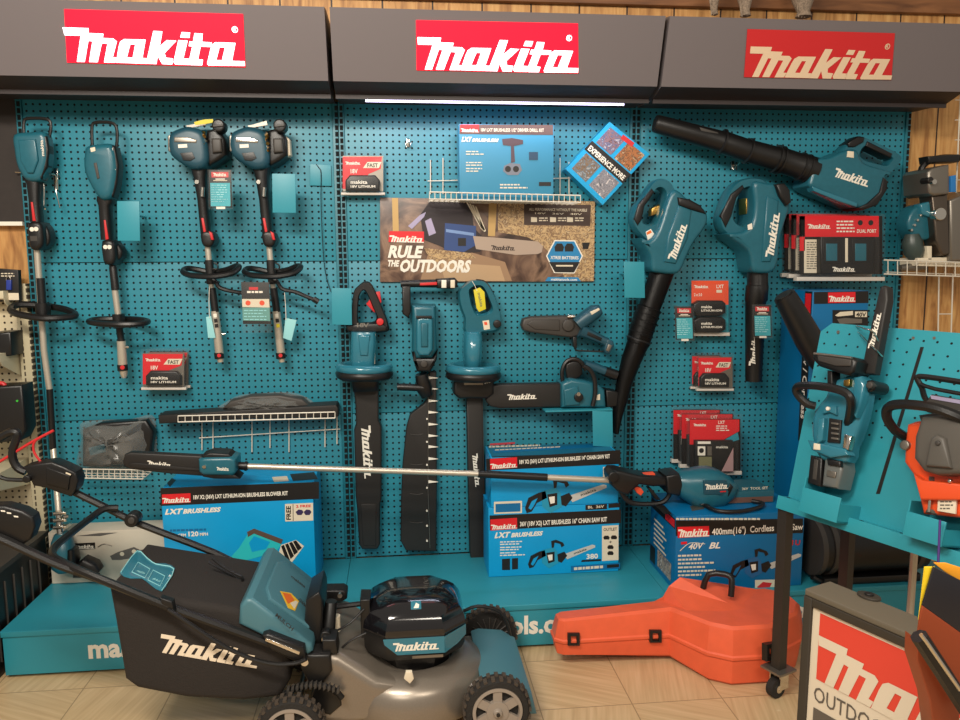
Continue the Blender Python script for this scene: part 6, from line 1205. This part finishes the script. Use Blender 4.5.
g = G(); g.ptube(Q, [(919, 636), (940, 668), (972, 718)], .02, .011, BLK, 1); g.ptube(Q, [(921, 634.5), (926, 641), (960, 690)], .032, .0025, CHR, 1); g.slab(Q, [(918, 640), (960, 712), (960, 760), (935, 740), (930, 700), (917, 660)], -.03, -.004, mat('panel_red_brown', (140, 62, 34)), .002); lab(g.build('edge_rail', t), 'black rail with a bright line')
g = G(); p = Q.at(1005, 700); g.tube([V((p.x, p.y+.04, .0)), V((p.x, p.y+.04, p.z+.1))], .02, BLK, 1); g.obox(V((p.x-.2, p.y-.02, 0)), V((.5, 0, 0)), V((0, .3, 0)), V((0, 0, .02)), BLK); g.build('stand', t)

# ================================================================== LAWN MOWER
t = thing('lawn_mower', 'battery lawn mower with grey deck and black grass bag parked before the display', 'lawn mower', (1.4, -.84, 0))
MX, MY = 1.475, -.84
g = G(); prof = [(.245, .045), (.252, .06), (.250, .10), (.240, .135), (.222, .158), (.19, .174), (.16, .182), (.135, .176), (.125, .155), (.0, .15)]
R = [[V((MX-.01+r*1.0*cos(2*pi*k/48), MY+r*.93*sin(2*pi*k/48), z)) for k in range(48)] for r, z in prof]; g.rings(R, GREYM, True)
XZ = Plane((0, 0, 0), (1, 0, 0), (0, 0, 1))
g.prism(XZ, [(1.17, .05), (1.17, .255), (1.205, .285), (1.25, .275), (1.36, .19), (1.45, .165), (1.45, .05)], .66, 1.035, GREYM, .035, seg=5)
g.prism(XZ, [(1.45, .05), (1.45, .135), (1.68, .135), (1.72, .05)], .68, 1.01, GREYM, .03, seg=5)
g.build('deck', t)
g = G(); g.prism(XZ, [(1.675, .05), (1.675, .148), (1.70, .156), (1.78, .146), (1.83, .115), (1.845, .05)], .67, 1.045, mat('mower_teal', (72, 118, 130), .38), .012, seg=4)
FP = Plane((1.853, -.66, .10), (0, -1, 0), (-.25, 0, .97)); g.build('front_cover', t)
g = G(); c_ = Plane((1.807, 0, .1325), (0, -1, 0), (-.85, 0, .53))
for vs, fs in LOGO: g.add([c_.g(.74+x*.20, -.012+y*.20, .006) for x, y in vs], fs, WHT, False)
g.build('front_lettering', t)
def octo(a, c, z, dy=0): 
    return [V((MX+x, MY+y*.93+dy, z)) for x, y in ((-a+c, -a), (a-c, -a), (a, -a+c), (a, a-c), (a-c, a), (-a+c, a), (-a, a-c), (-a, -a+c))]
def octos(a, c, z, dy=0):
    P = octo(a, c, z, dy); out = []
    for i in range(8): out += [P[i], P[i].lerp(P[(i+1) % 8], .5)]
    return out
g = G(); g.rings([octo(.105, .05, .15), octo(.112, .05, .205), octo(.148, .066, .22), octo(.157, .07, .24), octo(.160, .07, .292), octo(.158, .07, .299)], BLK, True); g.build('motor_base', t)
g = G(); g.rings([octo(.159, .07, .2995), octo(.161, .07, .306), octo(.158, .07, .325), octo(.150, .067, .346, .003), octo(.134, .06, .368, .006), octo(.112, .052, .384, .009), octo(.085, .04, .394, .011), octo(.05, .025, .398, .012)], BLG, True); lid = g.build('battery_lid', t, 28); lab(lid, 'glossy smoked battery lid')
g = G(); OP = Plane((0, MY-.159*.93-.0008, 0), (1, 0, 0), (0, 0, 1)); TP2 = Plane((MX, MY+.0, .3985), (1, 0, 0), (0, .77, .64))
a_ = .160
zf = lambda u, v: OP.loc(OP.at(u, v))
g.prism(OP, [(MX-a_+.062, .296), (MX-a_+.066, .278), (MX-.055, .243), (MX+a_-.07, .243), (MX+a_-.07, .296)], 0, .0012, TOOLB)
CFP = Plane(octo(a_, .07, 0)[1]+V((.0006, -.0006, 0)), (octo(a_, .07, 0)[2]-octo(a_, .07, 0)[1]), (0, 0, 1)); Lc = (octo(a_, .07, 0)[2]-octo(a_, .07, 0)[1]).length
g.prism(CFP, [(0, .243), (Lc*.6, .252), (Lc, .268), (Lc, .300), (0, .296)], 0, .0014, TOOLB)
for vs, fs in LOGO: g.add([OP.g(MX-.068+x*.140, .256+y*.140, .002) for x, y in vs], fs, WHT, False)
g.poly(OP, [(MX-.01, .229), (MX+.085, .229), (MX+.085, .238), (MX-.01, .238)], .0012, STEEL, True); g.build('badge', t)
g = G(); q = octo(.115, .055, .396, .010); cpl_ = Plane(V((MX+.005, MY-.103, .3765)), (1, 0, 0), (0, .80, .6)); g.prism(cpl_, [(-.016, -.012), (.016, -.012), (.016, .016), (-.016, .016)], 0, .003, TOOLB, .0005); g.poly(cpl_, [(-.008, -.008), (.008, -.008), (.010, .004), (.0, .010), (-.004, .0)], .0034, WHT, True); g.build('lid_sticker', t)
g = G(); g.slab(Plane((0, MY-.20, 0), (1, 0, 0), (0, 0, 1)), [(404, 679), (406, 672), (412, 672), (414, 679), (410, 684)], 0, .012, CRM, .002); lab(g.build('key_tab', t), 'small pale tab')
def wheel(x, y, r, wd, face, name='wheel', tt=None):
    P = Plane((x, y, r), (face, 0, 0), (0, 0, 1)); g = G(); n = 40; TY = mat('tyre', (72, 62, 52), .85, bump=.3, nscale=150)
    def rg(rr, z): return [P.g(rr*cos(2*pi*k/60), rr*sin(2*pi*k/60), z) for k in range(60)]
    g.rings([rg(r*.70, -wd+.004), rg(r*.90, -wd), rg(r*.955, -wd+.008), rg(r*.955, -.008), rg(r*.90, 0), rg(r*.76, 0.002), rg(r*.74, -.006), rg(r*.70, -.012)], RUB, True)
    for k in range(26):
        a = 2*pi*k/26
        for s0 in (0, 1):
            aa = a+s0*pi/26; c = P.g(cos(aa)*r*.93, sin(aa)*r*.93, -wd*(.27+.46*s0)); rad = (P.ex*cos(aa)+P.ey*sin(aa)); tan = P.ex*-sin(aa)+P.ey*cos(aa)
            g.obox(c-tan*r*.055-P.n*wd*.2, tan*r*.11, P.n*wd*.44, rad*r*.07, TY)
    w_ = g.build('wheel' if name == 'wheel' else name, tt or t)
    g = G(); HUB = mat('hub_grey', (150, 138, 126), .4)
    g.rings([rg(r*.75, -.010), rg(r*.73, .002), rg(r*.64, .003), rg(r*.62, -.010)], HUB, False); g.rings([rg(r*.62, -.016), rg(r*.001, -.016)], CBLK, False)
    for k in range(6):
        a = 2*pi*k/6+.52; t0 = P.ex*cos(a)+P.ey*sin(a); t1 = P.ex*-sin(a)+P.ey*cos(a); c = P.g(0, 0, -.014)+t0*r*.22; g.obox(c-t1*r*.13, t1*r*.26, t0*r*.44, P.n*.014, HUB)
    g.rings([rg(r*.34, -.012), rg(r*.32, .003), rg(r*.14, .004), rg(r*.12, .012), rg(r*.10, .014)], HUB, True); g.rings([rg(r*.06, .0), rg(r*.055, .018)], CBLK, True); g.build('hub', w_)
wheel(1.715, -1.10, .103, .05, 1); wheel(1.11, -1.13, .100, .05, 1); wheel(1.745, -.585, .103, .05, -1); wheel(1.115, -.585, .103, .05, -1)
# inner face of the far front wheel seen past the motor
g = G(); P = Plane((1.745, -.637, .103), (1, 0, 0), (0, 0, 1))
for k in range(20): a = 2*pi*k/20; g.tube([P.g(0, 0, .003), P.g(.075*cos(a), .075*sin(a), .003)], .0018, DGR, 1, N_=5)
g.ptube(WALL, [(462, 612), (478, 606), (500, 612), (509, 630), (511, 648)], .67, .006, BLK, 3); g.build('wheel_shroud', t)
# axle, height gear and rear frame
g = G()
for x in (1.115, 1.715+.015): g.cyl((x, -.84, .103), (0, 1, 0), .010, .46, STEEL, 12)
g.build('axle', t)
g = G()
g.ptube(WALL, [(284, 694), (300, 686.5), (318, 685), (334, 690), (342, 698)], 1.06, .010, BLK, 3)
for k in range(12): q = k/11; g.slab(WALL, [(288+q*50-1.4, 692-5*sin(q*pi)-2), (288+q*50+1.4, 690-5*sin(q*pi)-2), (288+q*50+1.4, 690-5*sin(q*pi)+3), (288+q*50-1.4, 692-5*sin(q*pi)+3)], 1.06, 1.078, DGR, .001)
g.slab(WALL, [(303, 655), (330, 655), (332, 672), (324, 684), (308, 684), (300, 668)], .98, 1.05, BLK, .01); g.slab(WALL, [(315, 686), (340, 690), (342, 706), (330, 716), (318, 712), (310, 700)], .98, 1.04, BLK, .008); g.build('height_adjuster', t)
g = G(); g.slab(WALL, [(318, 591), (343, 590.5), (347, 593), (347, 599), (342, 602), (318, 600)], .64, .70, BLK, .006); g.cyl(WALL.at(340, 595, .71), (0, -1, 0), .008, .014, CHR)
g.slab(WALL, [(322, 640), (336, 640), (338, 654), (322, 655)], .96, 1.03, BLK, .006); g.loft(WALL, [(331, 601, 6, .9, None), (328, 636, 7, .95, None), (327, 647, 7, .95, None)], BLK); g.disc(WALL, 325.5, 637, 5.5, .97, 1.0, BLK, bev=.003); g.cyl(WALL.at(325, 638, 1.0), (0, -1, 0), .009, .02, CHR)
g.ptube(WALL, [(312, 652, 1.0), (336, 651, 1.0)], 1.0, .010, DGR, 1); g.cyl(WALL.at(305, 661, 1.045), (0, -1, 0), .011, .02, CHR); g.cyl(WALL.at(336, 623, .9), (0, 0, 1), .014, .05, CRM)
g.slab(WALL, [(306, 600), (319, 592), (322, 600), (322, 655), (306, 660), (302, 650)], .80, .97, BLK, .006); g.build('rear_frame', t)
g = G(); g.ptube(WALL, [(335, 607, .8), (350, 605, .8), (367, 603, .8)], .8, .009, BLK, 2); g.ptube(WALL, [(336, 631, .95), (350, 623, .95), (364, 609, .92)], .95, .0035, BLK, 3); g.ptube(WALL, [(338, 652, .98), (350, 641, .98), (366, 633, .97)], .97, .0035, BLK, 3); g.slab(WALL, [(360, 600), (370, 600), (370, 640), (361, 638)], .84, .92, BLK, .004); g.build('cables', t)
# grass bag
g = G(); BG = [(.602, .515), (.612, .42), (.628, .235), (.66, .205), (.80, .165), (.96, .145), (1.07, .15), (1.10, .20), (1.10, .30), (.99, .430), (.85, .4607), (.70, .4935)]
g.prism(XZ, BG, .655, 1.03, FAB, .022, seg=4, both=True); bag = g.build('grass_bag', t)
BP = Plane((0, -1.031, 0), (1, 0, 0), (0, 0, 1)); g = G(); g.logo(BP, (157.5, 652), (256.5, 668.5), .0006, mat('bag_print', (236, 220, 196), .6), 20); g.build('bag_lettering', bag)
sl = (V((.85, 0, .462))-V((.602, 0, .515))).normalized(); UPl = Plane((.602, -.84, .5155), sl, (0, 1, 0)); g = G()
g.slab(UPl, [(120, 573), (128, 562), (137, 550), (146, 556), (155, 563), (165, 563), (175, 568), (169, 580), (162, 591), (150, 584), (142, 578), (131, 578)], 0, .002, TOOLB, .0005, sm=2)
for L_ in ([(132, 572), (138, 562), (150, 569), (145, 578)], [(148, 580), (153, 570), (165, 576), (160, 586)]): g.ptube(UPl, L_, .003, .0012, TAGP, 1, True)
g.ptube(UPl, [(121, 572), (137, 551), (147, 558), (156, 564), (174, 569), (162, 590)], .003, .0016, TAGP, 3); g.text('makita', UPl, (136, 571), (144, 574), 4, .003, TAGP); g.text('BAG', UPl, (152, 579), (159, 582), 4, .003, TAGP); lab(g.build('bag_label', bag), 'teal wavy edged label')
g = G(); g.ptube(WALL, [(212, 558), (222, 566), (236, 574), (242, 577), (243, 583), (250, 587), (262, 589)], .84, .0042, BLK, 3); g.ptube(WALL, [(208, 562), (222, 570), (238, 579), (240, 587), (248, 591), (258, 592)], .82, .0036, BLK, 3); lab(g.build('bag_handle', bag), 'thin black wire handle')
g = G(); MT = mat('mower_teal', (72, 118, 130), .38)
g.prism(XZ, [(.962, .395), (.968, .452), (.985, .472), (1.005, .472), (1.168, .322), (1.172, .298), (1.15, .282), (1.12, .30)], .64, 1.045, MT, .014, seg=4)
n1 = (V((1.168, 0, .322))-V((1.005, 0, .472))).normalized(); FLP = Plane((1.005, -.84, .4725), n1, (0, 1, 0)); L_ = (V((1.168, 0, .322))-V((1.005, 0, .472))).length
g.prism(FLP, [(.05, -.15), (L_-.02, -.13), (L_-.02, .13), (.05, .15), (.025, .10), (.025, -.10)], 0, .010, MT, .006, seg=3); flap = g.build('rear_flap', t)
g = G(); w0 = mat('warning_yellow', (236, 190, 50), .45); g.poly(FLP, [(280, 591), (291, 593), (299, 601), (295, 611), (288, 608)], .0108, w0); g.poly(FLP, [(282.5, 592.5), (290.5, 594), (294.5, 600), (288, 604)], .0112, mat('label_orange', (230, 110, 40))); g.poly(FLP, [(290, 603), (296, 600.5), (298, 602), (294.5, 609)], .0112, CRM); lab(g.build('warning_label', flap), 'yellow and orange warning sticker')
g = G(); g.text('DANGER', FLP, (298, 600), (310, 612), 4, .0108, DGR); g.text('MULCH', FLP, (275, 616), (292, 631), 5, .0108, DGR); g.text('makita', FLP, (291, 577), (305, 588), 3, .0108, DGR); g.build('moulded_lettering', flap)
# handle bars
g = G(); g.ptube(WALL, [(-60, 514, 1.05), (0, 538, 1.05), (26, 550, 1.05), (62, 566, 1.05), (100, 579, 1.05), (168, 606, 1.05), (264, 641, 1.05), (304, 656, 1.05)], 1.05, .0125, BLK, 3)
g.ptube(WALL, [(72, 491, .62), (105, 507, .62), (140, 524, .62), (215, 553, .62), (262, 577, .63), (318, 598, .66)], .62, .0125, BLK, 3)
g.ptube(WALL, [(118, 508, .64), (104, 509, .66), (92, 517, .70), (70, 534, .82), (55, 547, .93), (53, 556, 1.0), (66, 564, 1.04), (100, 579, 1.075), (168, 607, 1.075)], 1, .0115, BLK, 4)
g.disc(WALL, 131, 521, 7.5, .62, .665, BLK, bev=.006); g.disc(WALL, 131, 521, 3.5, .66, .672, DGR, bev=.002); g.slab(WALL, [(160, 598), (172, 602), (174, 612), (162, 610)], 1.06, 1.085, BLK, .004)
g.slab(WALL, [(262, 636), (268, 634), (304, 648), (306, 660), (298, 664), (270, 650)], 1.03, 1.075, BLK, .008); g.slab(WALL, [(266, 638), (300, 652), (299, 655), (265, 641)], 1.075, 1.082, CHR, .001) ; g.build('handlebar', t)
g = G(); g.ptube(WALL, [(168, 609), (196, 628), (222, 645), (250, 658), (275, 664), (296, 663), (306, 659)], 1.085, .0065, BLK, 4); g.build('control_cable', t)
g = G(); g.slab(WALL, [(23, 467), (35, 464), (51.5, 462), (64, 467), (75, 472.5), (78, 481), (76, 490), (71, 497), (58, 493), (45, 488), (33, 486), (29, 478)], .60, .66, BLK, .007); g.slab(WALL, [(46, 467), (70, 476), (68, 490), (46, 484)], .655, .667, BLK, .004); g.ptube(WALL, [(0, 477), (8, 479.5), (24, 480)], .64, .007, BLK, 2); g.disc(WALL, 26, 479.5, 4, .63, .675, BLK, bev=.003); g.poly(WALL, [(66, 472), (71, 474), (70.5, 475.5), (65.5, 473.5)], .6675, CRM); g.build('far_switch_box', t)
g = G(); g.slab(WALL, [(-30, 507), (4, 506), (22, 511), (32, 517), (34.5, 527), (30, 540), (22, 546), (4, 541), (-30, 530)], 1.0, 1.045, BLK, .008)
for u, v in ((3, 511), (9, 513), (16, 516.5)): g.poly(WALL, [(u-2.4, v-1), (u+2, v-.4), (u+2.4, v+1), (u-2, v+.6)], 1.0455, WHT)
g.build('near_switch_box', t)
g = G(); g.ptube(WALL, [(26, 472), (18, 468), (13, 459), (13, 449), (17, 437), (16, 432), (8, 433), (-6, 441), (-30, 452)], .62, .0135, BLK, 4); g.build('grip', t)
g = G(); g.ptube(WALL, [(53.5, 430.5), (30, 443), (0, 461.5), (-30, 478)], .62, .0045, LRED, 2); g.ptube(WALL, [(38, 438), (33.5, 444), (34.5, 453), (41, 462)], .62, .004, LRED, 3); lab(g.build('bail_lever', t), 'thin red lever and cable')
